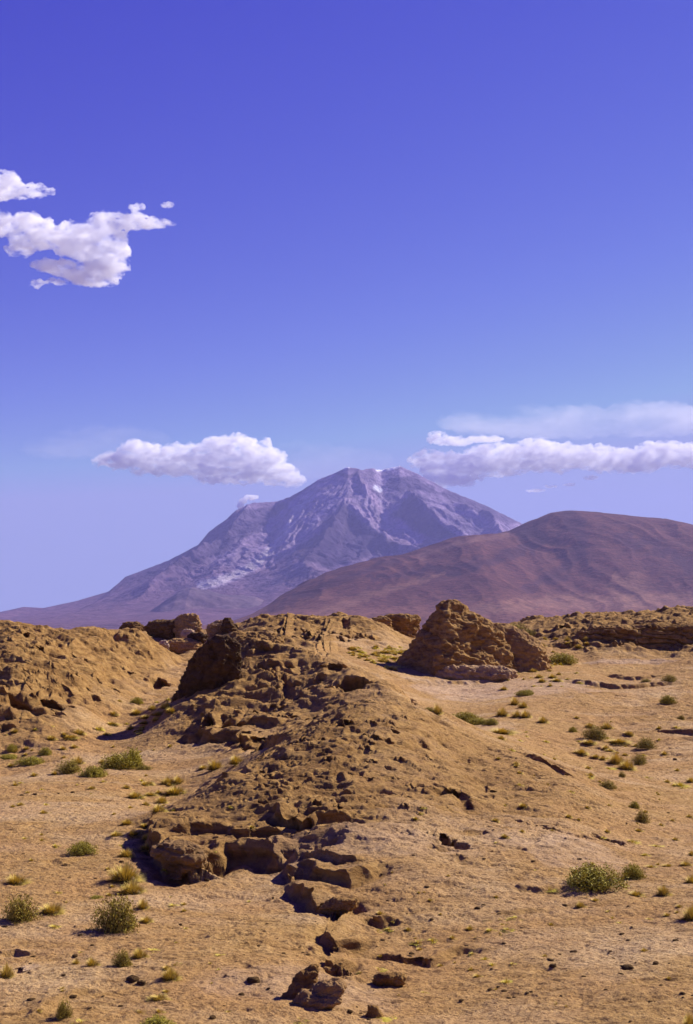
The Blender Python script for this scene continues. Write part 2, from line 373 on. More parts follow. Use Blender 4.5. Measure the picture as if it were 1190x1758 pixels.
ledge([(1040,1158),(1090,1166),(1130,1160)], .35, .9, .06, .3, 40)
ledge([(1125,1255),(1160,1258),(1230,1262)], .35, .6, .05, .15, 12)
ledge([(900,1298),(925,1306),(950,1316),(985,1332),(1010,1338)], .28, .5, .04, .16, 13)
ledge([(735,1362),(765,1356),(790,1358),(806,1376),(810,1390)], .28, .4, .04, .1, 14)
ledge([(1065,1235),(1095,1236),(1125,1228)], .15, .5, .04, .1, 15)
ledge([(350,1338),(385,1340),(430,1322)], .3, .5, .04, .12, 16)
ledge([(310,1262),(360,1268),(410,1262),(455,1276),(500,1272)], .5, .9, .06, .3, 17)
ledge([(330,1232),(380,1240),(440,1238),(480,1246)], .4, .7, .06, .3, 18)
ledge([(440,1148),(480,1150),(520,1158)], .3, .7, .06, .25, 19)
ledge([(880,1525),(930,1530),(975,1524)], .12, .35, .03, .08, 20)
ledge([(860,1572),(900,1566),(935,1560)], .10, .35, .03, .08, 21)
ledge([(980,1552),(1030,1553),(1060,1548)], .06, .3, .03, .06, 23)
ledge([(700,1172),(760,1172),(830,1172),(870,1166)], .3, .8, .06, .3, 24)
ledge([(90,1478),(110,1482),(132,1476)], .12, .3, .03, .05, 25)
ledge([(0,1636),(30,1633),(58,1640)], .12, .3, .03, .05, 26)
ledge([(60,1750),(100,1722),(150,1700)], .10, .4, .03, .1, 27)
ledge([(1140,1090),(1170,1094),(1240,1090)], .5, 1.2, .06, .4, 28)
ledge([(130,1595),(160,1590),(175,1588)], .10, .25, .03, .05, 29)
ledge([(1000,1192),(1040,1190),(1080,1196)], .14, .6, .05, .2, 30)
for k in range(44):                                        # small strata lips on the mound and the slope under the outcrop
    q = random.Random(k * 7 + 1); a0 = q.uniform(430, 720); b0 = q.uniform(1235, 1395)
    if b0 > 1300 and a0 > 660: continue
    L = q.uniform(18, 46); s_ = q.uniform(-.35, .1) * L
    ledge([(a0, b0), (a0 + L * .5, b0 + s_ * .5 + q.uniform(-3, 3)), (a0 + L, b0 + s_)], q.uniform(.08, .2), .3, .03, .12, 100 + k)
for k in range(30):
    q = random.Random(k * 11 + 3); a0 = q.uniform(300, 600); b0 = q.uniform(1190, 1275)
    if (a0 - 300) * .15 + b0 > 1290: continue
    L = q.uniform(14, 40)
    ledge([(a0, b0), (a0 + L * .5, b0 + q.uniform(0, 5)), (a0 + L, b0 + q.uniform(0, 9))], q.uniform(.12, .28), .4, .04, .16, 200 + k)
for k in range(60):
    q = random.Random(k * 13 + 5); a0 = q.uniform(-60, 225); b0 = q.uniform(1085, 1235)
    if b0 > 1235 - a0 * .35: continue
    L = q.uniform(10, 30)
    ledge([(a0, b0), (a0 + L * .5, b0 + q.uniform(-2, 3)), (a0 + L, b0 + q.uniform(-3, 5))], q.uniform(.2, .5), .55, .04, .2, 300 + k)
for k in range(55):
    q = random.Random(k * 17 + 5); a0 = q.uniform(870, 1230); b0 = q.uniform(1058, 1112)
    L = q.uniform(18, 60)
    ledge([(a0, b0), (a0 + L * .5, b0 + q.uniform(-2, 2)), (a0 + L, b0 + q.uniform(-4, 3))], q.uniform(.25, .55), .7, .06, .35, 400 + k)


for q in [(112,1180,14,7),(153,1184,11,6),(170,1170,9,7),(163,1201,10,5),(196,1181,8,4),(100,1226,11,5),(68,1224,13,6),(120,1214,9,4),(50,1240,20,5),(14,1232,12,8),(128,1163,7,5),(55,1181,9,5),(10,1252,12,8),
          (428,1266,12,6),(362,1251,12,11),(425,1222,15,5),(470,1226,12,4),(500,1228,8,4),(540,1150,7,5),(575,1146,18,6),(556,1122,14,6),(545,1117,7,4),(450,1112,14,8),(515,1112,9,6),
          (632,1330,10,7),(600,1242,8,6),(640,1262,12,4),(668,1270,8,6),(533,1415,16,10),(772,1440,13,14),(785,1362,7,6),(835,1346,9,4),(850,1352,8,4),(720,1650,18,8),(30,1668,13,9),(975,1078,8,5)]:
    cave(*q, .3, int(q[0]))
trench([(758,1428),(768,1446),(790,1452),(806,1462)], .22, .45, 71)
trench([(1010,1428),(1035,1440),(1060,1446),(1075,1448)], .18, .35, 72)
trench([(880,1408),(930,1418),(975,1430),(1030,1442)], .05, .15, 73)
trench([(486,1160),(490,1180),(500,1205)], .22, .3, 74); trench([(590,1062),(592,1072),(594,1080)], .3, .5, 75)
trench([(440,1150),(470,1165),(500,1172)], .2, .3, 76); trench([(515,1106),(530,1118),(545,1124)], .3, .5, 77)
trench([(690,1190),(705,1200),(712,1212)], .2, .3, 78)
pale(800,1190,110,26,.55); pale(600,1440,200,40,.2); pale(900,1180,150,20,.4); pale(1080,1137,100,5,.45); pale(990,1460,160,30,.3); pale(510,1700,200,40,.25); pale(50,1662,20,5,.4); pale(130,1135,14,5,.4)
pale(850,1250,60,12,.25)

for k in range(150):                                       # small weathering hollows in the crust
    q = random.Random(k * 23 + 9); zone = k % 5
    a0, b0 = [(q.uniform(-40, 240), q.uniform(1095, 1240)), (q.uniform(400, 560), q.uniform(1110, 1240)), (q.uniform(440, 760), q.uniform(1225, 1390)), (q.uniform(430, 640), q.uniform(1080, 1100)), (q.uniform(1000, 1190), q.uniform(1062, 1120))][zone]
    if zone == 0 and b0 > 1235 - a0 * .35: continue
    s_ = q.uniform(.5, 1.2); cave(a0, b0, 8 * s_, 3.6 * s_, .18, 500 + k)

cave(608, 1178, 32, 15, .75, 61); cave(36, 1205, 28, 18, 1.0, 62); cave(86, 1203, 22, 18, .9, 63); cave(112, 1122, 30, 13, .6, 64); cave(268, 1175, 18, 13, .5, 65)
cave(392, 1249, 26, 9, .5, 66); cave(450, 1272, 24, 8, .4, 67)
mound(252, 1138, 62, 6, 1.5); mound(228, 1128, 30, 4, .5)

for k in range(22):                                        # lips on the domed slope behind
    q = random.Random(k * 29 + 2); a0 = q.uniform(420, 640); b0 = q.uniform(1064, 1098); L = q.uniform(15, 50)
    ledge([(a0, b0), (a0 + L * .5, b0 + q.uniform(-1, 2)), (a0 + L, b0 + q.uniform(-2, 3))], q.uniform(.15, .4), .6, .05, .3, 600 + k)
for k in range(26):                                        # crust edges across the mound's far shoulder and the plain
    q = random.Random(k * 31 + 7); a0 = q.uniform(720, 1150); b0 = q.uniform(1215, 1480); L = q.uniform(14, 45)
    ledge([(a0, b0), (a0 + L * .5, b0 + q.uniform(-1, 4)), (a0 + L, b0 + q.uniform(-3, 7))], q.uniform(.05, .13), .3, .03, .12, 700 + k)

LZ = Z
def hgt(x, y):
    s = x / y; fi = (np.log(y) - math.log(9)) / DR; i = int(min(max(fi, 0), NR - 2)); j = int(np.clip(np.searchsorted(ss, s) - 1, 0, NC - 2))
    a = min(max(fi - i, 0), 1); b = (s - ss[j]) / (ss[j + 1] - ss[j])
    return float((LZ[i, j] * (1 - b) + LZ[i, j + 1] * b) * (1 - a) + (LZ[i + 1, j] * (1 - b) + LZ[i + 1, j + 1] * b) * a)
def hit(px, py, dmin=10):
    """where the line of sight through a photo pixel meets the terrain"""
    a, b = ray(px, py); j = int(np.clip(np.searchsorted(ss, a), 0, NC - 1))
    rz = CAMZ + b * ys; k = (rz < LZ[:, j]) & (ys > dmin)
    i = int(np.argmax(k)) if k.any() else NR - 1
    return a * ys[i], float(ys[i]), float(LZ[i, j])
# steep faces get sideways, layered relief so that they undercut instead of running straight down
gz = np.abs(np.gradient(Z, axis=0) / np.gradient(Y, axis=0)); st_ = sstep(.5, 1.6, gz)
for _ in range(2): st_[1:-1] = np.maximum(st_[1:-1], .8 * np.maximum(st_[2:], st_[:-2]))
off = st_ * (.13 * noise3(X * .7, Y * .7, Z * 5.5, 91) + .07 * noise3(X * 2, Y * 2, Z * 12, 92))
Y2 = Y + off * near + LY; X2 = X + .4 * off * near + LX
mesh_o = mesh_obj('ground', np.stack([X2, Y2, Z], -1).reshape(-1, 3), grid_faces(NR, NC), M_ground, attrs={'rock': R.ravel(), 'pale': PALE.ravel()})
tag(mesh_o, 'tan sand and eroded tuff with humps, ledges and hollows', 'ground', kind='structure')
print('terrain', time.time() - T0, NR, NC)
# ------------------------------------------------------------------ far ground and mountains
pl = []
gx_ = np.concatenate([np.linspace(-12500, 12500, 60)]); gy_ = np.concatenate([[-45, 0, 60, 150, 300], np.linspace(600, 16500, 50)])
PX_, PY_ = np.meshgrid(gx_, gy_)
t = NT('plain_soil'); co = t.n('TexCoord').outputs['Object']
c_ = t.ramp(t.noise(co, .004, 6, .6), [(.35, (.26, .15, .085)), (.65, (.36, .22, .13))])
M_plain = t.out(c_, .95)
o = mesh_obj('plain', np.stack([PX_, PY_, np.full_like(PX_, -1.2)], -1).reshape(-1, 3), grid_faces(len(gy_), len(gx_)), M_plain)
tag(o, 'flat tan desert plain between the rocks and the mountains', 'ground', kind='structure')

def mountain_mat(name, fine, hi):
    t = NT(name); co = t.n('TexCoord').outputs['Object']
    col = t.attr('paint').outputs['Color']
    n = t.noise(co, fine, 9, .68); n2 = t.noise(co, fine * .22, 6, .6)
    k = t.ramp(n, [(.32, (.5,) * 3), (.68, (1.42,) * 3)]); k2 = t.ramp(n2, [(.3, (.75,) * 3), (.7, (1.2,) * 3)])
    col = t.mix(1.0, col, k, 'MULTIPLY'); col = t.mix(1.0, col, k2, 'MULTIPLY')
    b = t.bump(n, .9, hi); b = t.bump(n2, .5, hi * 3, b)
    return t.out(col, .95, b, .05)
def massif(name, s0, s1, d0, d1, nr, nc, hfun, cfun, mat):
    s = np.linspace(s0, s1, nc); d = np.linspace(d0, d1, nr)
    y = np.repeat(d[:, None], nc, 1); x = y * s[None, :]
    z = hfun(x, y); ed = sstep(0, .12, (y - d0) / (d1 - d0)); z = (z + 45) * ed - 45; qx, qy = proj(x, y, z)
    col = cfun(x, y, z, qx, qy)
    return mesh_obj(name, np.stack([x, y, z], -1).reshape(-1, 3), grid_faces(nr, nc), mat, attrs={'paint': col.reshape(-1, 3)})
def ridge_h(x, y, pts, L, shape='exp'):
    """height field falling away on both sides of a 3-D crest line"""
    W = np.array([P(*p) for p in pts]); best = np.full(x.shape, -1e9)
    for (ax, ay, az), (bx, by, bz) in zip(W[:-1], W[1:]):
        dx, dy = bx - ax, by - ay; t = np.clip(((x - ax) * dx + (y - ay) * dy) / (dx * dx + dy * dy), 0, 1)
        d = np.hypot(x - ax - t * dx, y - ay - t * dy); zr = az + t * (bz - az) + 40
        z = zr * np.exp(-d / L) - 40 if shape == 'exp' else zr * np.exp(-(d / L) ** 1.7) - 40
        best = np.maximum(best, z)
    return best
def spine_h(x, y, pts, Lf, Lb, p):
    """a massif whose crest runs across the view: height by distance in front of / behind the crest"""
    W = np.array([P(*q) for q in pts]); fy = np.linspace(W[0, 0], W[-1, 0], 1200)
    ry = np.interp(x, W[:, 0], W[:, 1]); rz = np.interp(x, W[:, 0], W[:, 2])
    d = ry - y; q = np.where(d > 0, d / Lf, -d / Lb)
    return (rz + 40) * np.exp(-q ** p) - 40
def smax(a, b, k): return .5 * (a + b + np.sqrt((a - b) ** 2 + k * k))
# -- volcano
KV = 12000.
main = [(-500,1072,11000),(-200,1060,11200),(0,1052,11400),(40,1043,11500),(75,1045,11500),(130,1033,11600),(190,1015,11700),(215,991,11750),(290,962,11800),(340,936,11900),(358,914,11900),(375,901,11900),(388,892,11900),(405,876,11950),(435,863,12100),(475,861,12200),(500,852,12000),(528,836,12000),(545,824,12000),(575,812,12000),(598,801,12000),(620,807,12000),(640,804,12100),(655,807,12200),(685,800,12200),(720,815,12200),(770,842,12200),(830,866,12300),(895,898,12400),(1000,950,12500),(1200,1045,12600),(1500,1075,12600)]
def volcano_h(x, y):
    wx = x + 120 * fbm2(x / 900, y / 900, 4, 3); wy = y + 160 * fbm2(x / 900 + 7, y / 900, 4, 5)
    h = spine_h(x, y, main, 1800, 2500, 1.0)
    for pts, L in [([(583,862,11250),(572,885,10950),(556,915,10600),(545,955,10100),(545,1000,9400)], 900), ([(583,862,11250),(640,893,10950),(700,938,10500),(740,985,9700)], 760),
                   ([(708,845,11600),(730,862,11350),(760,893,11000),(800,935,10500)], 700), ([(790,852,12000),(850,895,11600),(910,950,11000)], 900),
                   ([(430,866,11950),(380,925,11300),(300,985,10500),(230,1030,9800)], 700), ([(615,806,11950),(632,830,11700)], 400)]:
        h = smax(h, ridge_h(wx, wy, pts, L), 25)
    cx, cy = 130., 12100.; a = np.arctan2(x - cx, cy - y) + .16 * fbm2(x / 420, y / 420, 4, 90); r = np.hypot(x - cx, y - cy)
    up = np.clip(h / 1300, 0, 1)
    g = (1 - 2 * np.abs(noise2(a * 9 + .3 * noise2(x / 500, y / 500, 8), r / 2600, 12))) * 24 + (1 - 2 * np.abs(noise2(a * 24, r / 1500, 15))) * 11 + (1 - 2 * np.abs(noise2(a * 60, r / 700, 16))) * 8
    front = sstep(0, 500, 11950 - y)
    W_ = np.array([P(*q) for q in main]); yr = np.interp(x, W_[:, 0], W_[:, 1])
    h = h + g * sstep(.05, .4, up) * sstep(0, 500, np.abs(y - yr)) + 22 * fbm2(x / 300, y / 300, 6, 23, .55) * up * sstep(0, 300, np.abs(y - yr)) + 5 * fbm2(x / 60, y / 60, 3, 29) * up
    return h
def poly_mask(qx, qy, pts, w0, w1, warp=5, seed=1):
    warp = warp * .7
    nx = warp * fbm2(qx / 22, qy / 22, 4, seed); ny = warp * fbm2(qx / 22 + 9, qy / 22, 4, seed)
    d, sg, t = seg_dist(qx + nx, qy + ny, pts)
    return sstep(1.25, .4, d / (w0 + (w1 - w0) * t))
def poly_fill(qx, qy, pts, soft=5, warp=6, seed=1):
    qx = qx + warp * fbm2(qx / 20, qy / 20, 4, seed); qy = qy + warp * fbm2(qx / 20 + 9, qy / 20, 4, seed)
    ins = np.zeros(qx.shape, bool); n = len(pts)
    for i in range(n):
        (ax, ay), (bx, by) = pts[i], pts[(i + 1) % n]
        cr_ = ((ay > qy) != (by > qy)) & (qx < (bx - ax) * (qy - ay) / ((by - ay) or 1e-9) + ax); ins ^= cr_
    d, _, _ = seg_dist(qx, qy, pts + [pts[0]])
    return sstep(-soft, soft, np.where(ins, d, -d))
def volcano_c(x, y, z, qx, qy):
    n = fbm2(x / 700, y / 700, 5, 40); m = fbm2(x / 160, y / 160, 4, 44)
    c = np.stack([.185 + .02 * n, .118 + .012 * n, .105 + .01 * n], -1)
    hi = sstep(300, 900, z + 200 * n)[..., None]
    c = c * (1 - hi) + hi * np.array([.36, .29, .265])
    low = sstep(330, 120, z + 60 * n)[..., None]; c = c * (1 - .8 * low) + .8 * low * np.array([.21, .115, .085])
    streak = fbm2(np.arctan2(x - 130, 12100 - y) * 30, np.hypot(x - 130, y - 12100) / 2200, 4, 46)
    c = c * (1 + .16 * streak * sstep(250, 700, z))[..., None]
    def put(mask, col, a=1.0):
        nonlocal c; mm = np.clip(mask * a, 0, 1)[..., None]; c = c * (1 - mm) + mm * np.array(col)
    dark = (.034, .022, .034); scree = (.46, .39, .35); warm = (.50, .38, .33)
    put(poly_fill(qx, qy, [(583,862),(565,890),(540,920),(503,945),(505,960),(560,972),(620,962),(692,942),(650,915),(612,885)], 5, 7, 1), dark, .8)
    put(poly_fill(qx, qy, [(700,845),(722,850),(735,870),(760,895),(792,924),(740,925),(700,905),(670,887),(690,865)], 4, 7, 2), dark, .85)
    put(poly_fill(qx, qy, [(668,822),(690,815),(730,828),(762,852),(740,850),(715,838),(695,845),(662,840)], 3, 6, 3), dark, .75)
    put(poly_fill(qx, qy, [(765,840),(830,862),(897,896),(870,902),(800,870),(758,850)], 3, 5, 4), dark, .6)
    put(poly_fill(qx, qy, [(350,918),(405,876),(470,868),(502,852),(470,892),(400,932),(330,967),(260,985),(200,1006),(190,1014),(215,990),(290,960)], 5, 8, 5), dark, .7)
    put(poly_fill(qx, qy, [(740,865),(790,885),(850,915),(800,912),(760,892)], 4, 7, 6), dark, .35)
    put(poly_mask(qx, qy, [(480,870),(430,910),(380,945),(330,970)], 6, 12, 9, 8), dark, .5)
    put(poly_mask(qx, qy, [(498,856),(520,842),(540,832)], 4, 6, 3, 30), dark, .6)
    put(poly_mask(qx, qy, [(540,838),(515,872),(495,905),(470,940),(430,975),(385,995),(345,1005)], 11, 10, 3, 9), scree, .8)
    put(poly_mask(qx, qy, [(575,858),(545,890),(515,920)], 4, 6, 5, 10), scree, .6)
    put(poly_mask(qx, qy, [(525,845),(500,868)], 3, 5, 3, 11), scree, .8)
    put(poly_mask(qx, qy, [(600,815),(640,850),(665,885),(720,925)], 8, 10, 6, 12), warm, .8)
    put(poly_mask(qx, qy, [(650,815),(652,850),(662,880)], 8, 3, 6, 13), scree, .65)
    put(poly_mask(qx, qy, [(575,850),(600,860),(660,905),(715,935)], 4, 7, 5, 14), warm, .6)
    put(poly_mask(qx, qy, [(712,850),(750,890),(800,925)], 3, 7, 4, 15), warm, .5)
    put(poly_mask(qx, qy, [(440,868),(470,866)], 5, 5, 3, 16), (.34, .26, .24), .7)
    put(poly_mask(qx, qy, [(654,805),(684,801)], 3.2, 2.6, 1.5, 17), (.85, .83, .86), 1)
    put(poly_mask(qx, qy, [(592,805),(600,804)], 1.6, 1.2, 2, 18), (.7, .68, .7), .8)
    put(poly_mask(qx, qy, [(645,836),(652,842)], 4, 3, 1.5, 19), (.85, .83, .86), .9)
    put(poly_mask(qx, qy, [(578,812),(600,818),(615,812)], 3, 3, 2, 20), dark, .6)
    put(poly_mask(qx, qy, [(640,845),(665,850)], 4, 3, 3, 21), dark, .5)
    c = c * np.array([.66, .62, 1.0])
    put(poly_mask(qx, qy, [(650,806),(684,801)], 5, 3.5, 1.5, 17), (.85, .85, .9), 1)
    put(poly_mask(qx, qy, [(590,806),(600,803)], 2.5, 2, 2, 18), (.8, .8, .85), .9)
    put(poly_mask(qx, qy, [(645,837),(653,842)], 5, 4, 1.5, 19), (.85, .85, .9), .9)
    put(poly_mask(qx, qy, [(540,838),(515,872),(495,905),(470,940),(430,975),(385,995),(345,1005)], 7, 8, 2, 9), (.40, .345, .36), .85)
    return np.clip(c, .015, .9)
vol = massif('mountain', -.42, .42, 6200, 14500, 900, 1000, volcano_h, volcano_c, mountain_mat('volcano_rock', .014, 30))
tag(vol, 'purple grey volcano with pale scree streaks and snow on its summit', 'volcano', kind='structure')
# -- rounded reddish hill
hpts = [(200,1100,5000),(420,1068,5200),(470,1042,5300),(510,1014,5400),(560,987,5450),(640,964,5500),(700,951,5550),(760,932,5600),(790,926,5600),(820,924,5700),(870,916,5900),(905,897,6000),(940,883,6000),(975,879,6000),(1050,884,6000),(1130,891,6000),(1190,906,6000),(1400,960,6000),(1750,1060,6000)]
def hill_h(x, y):
    wy = y + 150 * fbm2(x / 1100, y / 1100, 3, 60)
    h = spine_h(x, y, hpts, 1250, 1000, 1.8)
    h = smax(h, ridge_h(x + 60 * fbm2(x / 400, y / 400, 3, 61), y, [(890,925,5800),(840,960,5300),(740,1020,4700),(600,1060,4200)], 480, 'bell'), 25)
    h = smax(h, ridge_h(x, y, [(790,926,5600),(700,975,5100),(600,1022,4700)], 380, 'bell'), 20)
    up = np.clip(h / 450, 0, 1); xs = x + 90 * fbm2(x / 600, y / 600, 3, 66) + .12 * (y - 5900)
    g = 18 * fbm2(x / 800, y / 1100, 3, 67, .42) + 7 * (1 - 2 * np.abs(noise2(xs / 260, y / 1500, 62))) + 6 * (1 - 2 * np.abs(noise2(xs / 95, y / 700, 63)))
    return h + g * sstep(0, 500, np.abs(y - wy * 0 - 5950)) * sstep(0, .3, up) + 6 * fbm2(x / 240, y / 240, 4, 64) * up
def hill_c(x, y, z, qx, qy):
    n = fbm2(x / 500, y / 500, 5, 70)
    c = np.stack([.098 + .012 * n, .040 + .005 * n, .032 + .003 * n], -1)
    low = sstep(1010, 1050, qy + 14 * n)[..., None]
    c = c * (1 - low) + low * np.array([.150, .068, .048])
    def put(mask, col, a=1.0):
        nonlocal c; mm = np.clip(mask * a, 0, 1)[..., None]; c = c * (1 - mm) + mm * np.array(col)
    dark = (.045, .020, .028); tan = (.22, .115, .075)  # dark bands paint broad slope shading into the hill's colour
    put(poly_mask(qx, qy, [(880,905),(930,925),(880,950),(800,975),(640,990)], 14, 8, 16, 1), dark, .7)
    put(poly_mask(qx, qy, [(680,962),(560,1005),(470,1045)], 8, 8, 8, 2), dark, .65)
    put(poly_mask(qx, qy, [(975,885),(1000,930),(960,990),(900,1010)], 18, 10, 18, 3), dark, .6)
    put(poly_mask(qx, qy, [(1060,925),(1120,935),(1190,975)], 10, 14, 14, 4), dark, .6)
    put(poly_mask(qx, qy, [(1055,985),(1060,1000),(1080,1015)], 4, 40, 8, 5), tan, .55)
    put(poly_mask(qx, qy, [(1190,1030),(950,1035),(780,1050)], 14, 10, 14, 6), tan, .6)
    put(poly_mask(qx, qy, [(760,985),(640,1020),(540,1060)], 5, 12, 8, 7), tan, .45)
    put(poly_mask(qx, qy, [(870,918),(790,932),(720,955)], 6, 6, 5, 8), (.22, .12, .09), .5)
    return np.clip(c, .02, .9)
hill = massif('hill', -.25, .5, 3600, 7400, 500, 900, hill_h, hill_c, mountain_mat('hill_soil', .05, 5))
tag(hill, 'broad reddish brown rounded hill in front of the volcano', 'hill', kind='structure')
spts = [(180,1100,9000),(235,1070,9000),(290,1027,9000),(312,1013,9000),(332,1008,9000),(380,1020,9000),(440,1026,9000),(475,1040,9000),(560,1078,9000)]
def small_h(x, y): return spine_h(x, y + 60 * fbm2(x / 300, y / 300, 3, 80), spts, 650, 700, 1.8) + 8 * fbm2(x / 180, y / 180, 4, 82)
def small_c(x, y, z, qx, qy):
    n = fbm2(x / 300, y / 300, 4, 84); return np.stack([.115 + .03 * n, .075 + .015 * n, .082 + .01 * n], -1)
o = massif('hill', -.2, .02, 7700, 10200, 200, 400, small_h, small_c, mountain_mat('dark_hill_soil', .02, 8))
tag(o, 'small dark bluish hill at the foot of the volcano', 'hill', kind='structure')
print('mountains', time.time() - T0)
# ------------------------------------------------------------------ haze
HZ = (-12600, 12600, -50, 16600, -4.5, 1560)
def boxmesh(name, b, mat):
    x0, x1, y0, y1, z0, z1 = b
    v = np.array([(x, y, z) for z in (z0, z1) for y in (y0, y1) for x in (x0, x1)], float)
    f = np.array([(0,2,3,1),(4,5,7,6),(0,1,5,4),(2,6,7,3),(0,4,6,2),(1,3,7,5)])
    return mesh_obj(name, v, f, mat, smooth=False)
def vol_mat(name, color, density, aniso=0.0, noise=None):
    t = NT(name); v = t.n('VolumePrincipled'); oo = t.n('OutputMaterial')
    v.inputs['Color'].default_value = (*color, 1); v.inputs['Density'].default_value = density; v.inputs['Anisotropy'].default_value = aniso
    if noise:
        sc_, lo, hi = noise
        mp = t.n('Mapping'); mp.inputs['Scale'].default_value = sc_; t.l(t.n('TexCoord').outputs['Object'], mp.inputs[0])
        n = t.noise(mp.outputs[0], 1.0, 6, .62)
        r = t.n('MapRange'); t.l(n, r.inputs[0]); r.inputs[1].default_value = lo; r.inputs[2].default_value = hi; r.inputs[3].default_value = 0; r.inputs[4].default_value = density
        t.l(r.outputs[0], v.inputs['Density'])
    t.l(v.outputs[0], oo.inputs['Volume']); return t.m
hz = boxmesh('haze', HZ, vol_mat('haze', (.42, .44, 1.0), 3.2e-5, .2)); tag(hz, 'thin bluish air in front of the far mountains', 'haze', kind='stuff')
# ------------------------------------------------------------------ clouds
def cloud(puffs, D, depth, vox, label, mat, disp, seed, group=None, cat='cloud'):
    """puffs: (px, py, rx, ry) in photo pixels at distance D -> one merged, billowed hull"""
    import bmesh
    bm = bmesh.new(); k = D / F; rnd = random.Random(seed)
    cx, cy, cz = P(puffs[0][0], puffs[0][1], D)
    for (px, py, rx, ry) in puffs:
        x, y, z = P(px, py, D)
        from mathutils import Matrix
        M = Matrix.Translation((x - cx, y - cy + rnd.uniform(-.3, .3) * depth, z - cz)) @ Matrix.Diagonal((rx * k, max(ry * k * 1.3, min(depth, rx * k)), ry * k, 1))
        bmesh.ops.create_icosphere(bm, subdivisions=4, radius=1, matrix=M @ Matrix.Scale(1.12, 4))
    me = bpy.data.meshes.new('tmp'); bm.to_mesh(me); bm.free()
    o = bpy.data.objects.new('tmp', me); C.objects.link(o)
    md = o.modifiers.new('r', 'REMESH'); md.mode = 'VOXEL'; md.voxel_size = vox
    dg = bpy.context.evaluated_depsgraph_get(); ev = o.evaluated_get(dg); m2 = bpy.data.meshes.new_from_object(ev)
    bpy.data.objects.remove(o); bpy.data.meshes.remove(me)
    n = len(m2.vertices); co = np.empty(n * 3, np.float32); m2.vertices.foreach_get('co', co); co = co.reshape(-1, 3)
    nr = np.empty(n * 3, np.float32); m2.vertices.foreach_get('normal', nr); nr = nr.reshape(-1, 3)
    q = co / disp * .35; a = fbm3(q[:, 0], q[:, 1], q[:, 2] * 1.3, 5, seed, .6)
    b = np.abs(fbm3(q[:, 0] * 3 + 5, q[:, 1] * 3, q[:, 2] * 3, 3, seed + 3))
    co = co + nr * ((a * .9 + b * .45 - .15) * disp)[:, None]
    m2.vertices.foreach_set('co', co.ravel()); m2.update(); m2.materials.clear(); m2.materials.append(mat); m2.name = 'cloud'
    o = bpy.data.objects.new('cloud', m2); C.objects.link(o); o.location = (cx, cy, cz)
    tag(o, label, cat, group); return o
MC1 = vol_mat('cloud_near', (1, 1, 1), 0.05, .0, ((.010, .010, .019), .43, .74))
MC2 = vol_mat('cloud_far', (1, 1, 1), 0.026, .0, ((.006, .006, .012), .42, .74))
MCW = vol_mat('cloud_wisp', (1, 1, 1), .0007, .2, ((.0006, .0006, .0016), .42, .7))
DC1, DC2 = 9000, 20000
MCV = vol_mat('cloud_veil', (1, 1, 1), .00028, .0, ((.0006, .0006, .0016), .4, .75))
cloud([(10,322,30,22),(40,325,22,14),(-25,318,40,24),(65,324,16,8),(88,326,8,5)], DC1, 130, 7, 'small white cloud cut by the picture edge above the largest ragged cloud', MC1, 32, 1)
cloud([(130,405,58,22),(170,430,48,20),(90,412,40,16),(190,385,38,14),(230,378,34,10),(262,380,28,5),(285,384,18,2.6),(235,360,14,7),(200,412,20,16),(145,425,50,14),(60,418,14,8)], DC1, 150, 7, 'largest ragged white cloud with a long thin tail pointing away', MC1, 30, 2)
cloud([(8,385,18,20),(48,384,26,18),(70,390,22,14),(30,405,18,12),(35,425,26,11),(-15,380,22,22)], DC1, 130, 7, 'white cloud joined to the blunt end of the tailed cloud', MC1, 26, 3)
cloud([(150,468,55,13),(100,460,40,9),(70,455,18,8),(175,465,36,16),(205,455,18,12),(160,480,40,8),(60,484,15,4),(95,483,20,3)], DC1, 130, 7, 'flat white cloud strip lying under the tailed cloud', MC1, 24, 4)
cloud([(288,352,12,4.5)], DC1, 60, 5, 'tiny white cloud puff above the thin tail', MC1, 12, 5)
cloud([(300,792,90,22),(240,780,40,22),(210,790,42,14),(400,778,64,28),(440,795,46,30),(380,805,60,22),(470,812,40,18),(500,822,22,10),(420,815,60,14),(180,796,22,6),(455,770,14,16),(330,785,70,20),(415,762,30,12)], DC2, 300, 16, 'long white cloud beside the volcano, over its smoking shoulder', MC2, 75, 6)
cloud([(740,790,36,15),(780,805,56,24),(850,790,70,24),(930,784,80,24),(1010,785,70,17),(1080,790,70,18),(1150,782,60,20),(1230,785,70,22),(770,825,44,10),(720,795,16,9),(1110,778,26,16),(1080,800,60,10)], DC2, 320, 16, 'longest white cloud band, stretching over the reddish hill', MC2, 75, 7)
cloud([(745,752,12,11),(780,757,32,7),(830,755,32,5),(760,745,8,6)], DC2, 200, 16, 'thin white cloud streak just above the long cloud band', MC2, 34, 8)
cloud([(1014,820,13,3.6)], DC2, 90, 12, 'tiny white cloud under the long cloud band, below its middle', MC2, 16, 9)
cloud([(920,842,16,2.6),(945,835,12,2.2)], DC2, 90, 12, 'faint thin cloud shred between the long band and the red hill', MC2, 14, 10)
cloud([(978,832,11,2.4)], DC2, 90, 12, 'faint short cloud shred beside the tiny cloud below the band', MC2, 14, 10)
cloud([(960,725,190,24),(1120,720,120,26),(830,722,70,18)], 26000, 800, 60, 'faint veil of high cloud above the long white band', MCW, 110, 11)
cloud([(560,795,110,26),(520,780,60,20)], 27000, 800, 60, 'faint veil of cloud behind the volcano summit', MCV, 110, 12)
cloud([(180,760,110,24),(110,770,70,14)], 27000, 800, 60, 'faint veil of cloud above the tapered end of the volcano cloud', MCV, 110, 13)
MS = vol_mat('smoke', (1, 1, 1), .06, 0, ((.02, .02, .02), .36, .6))
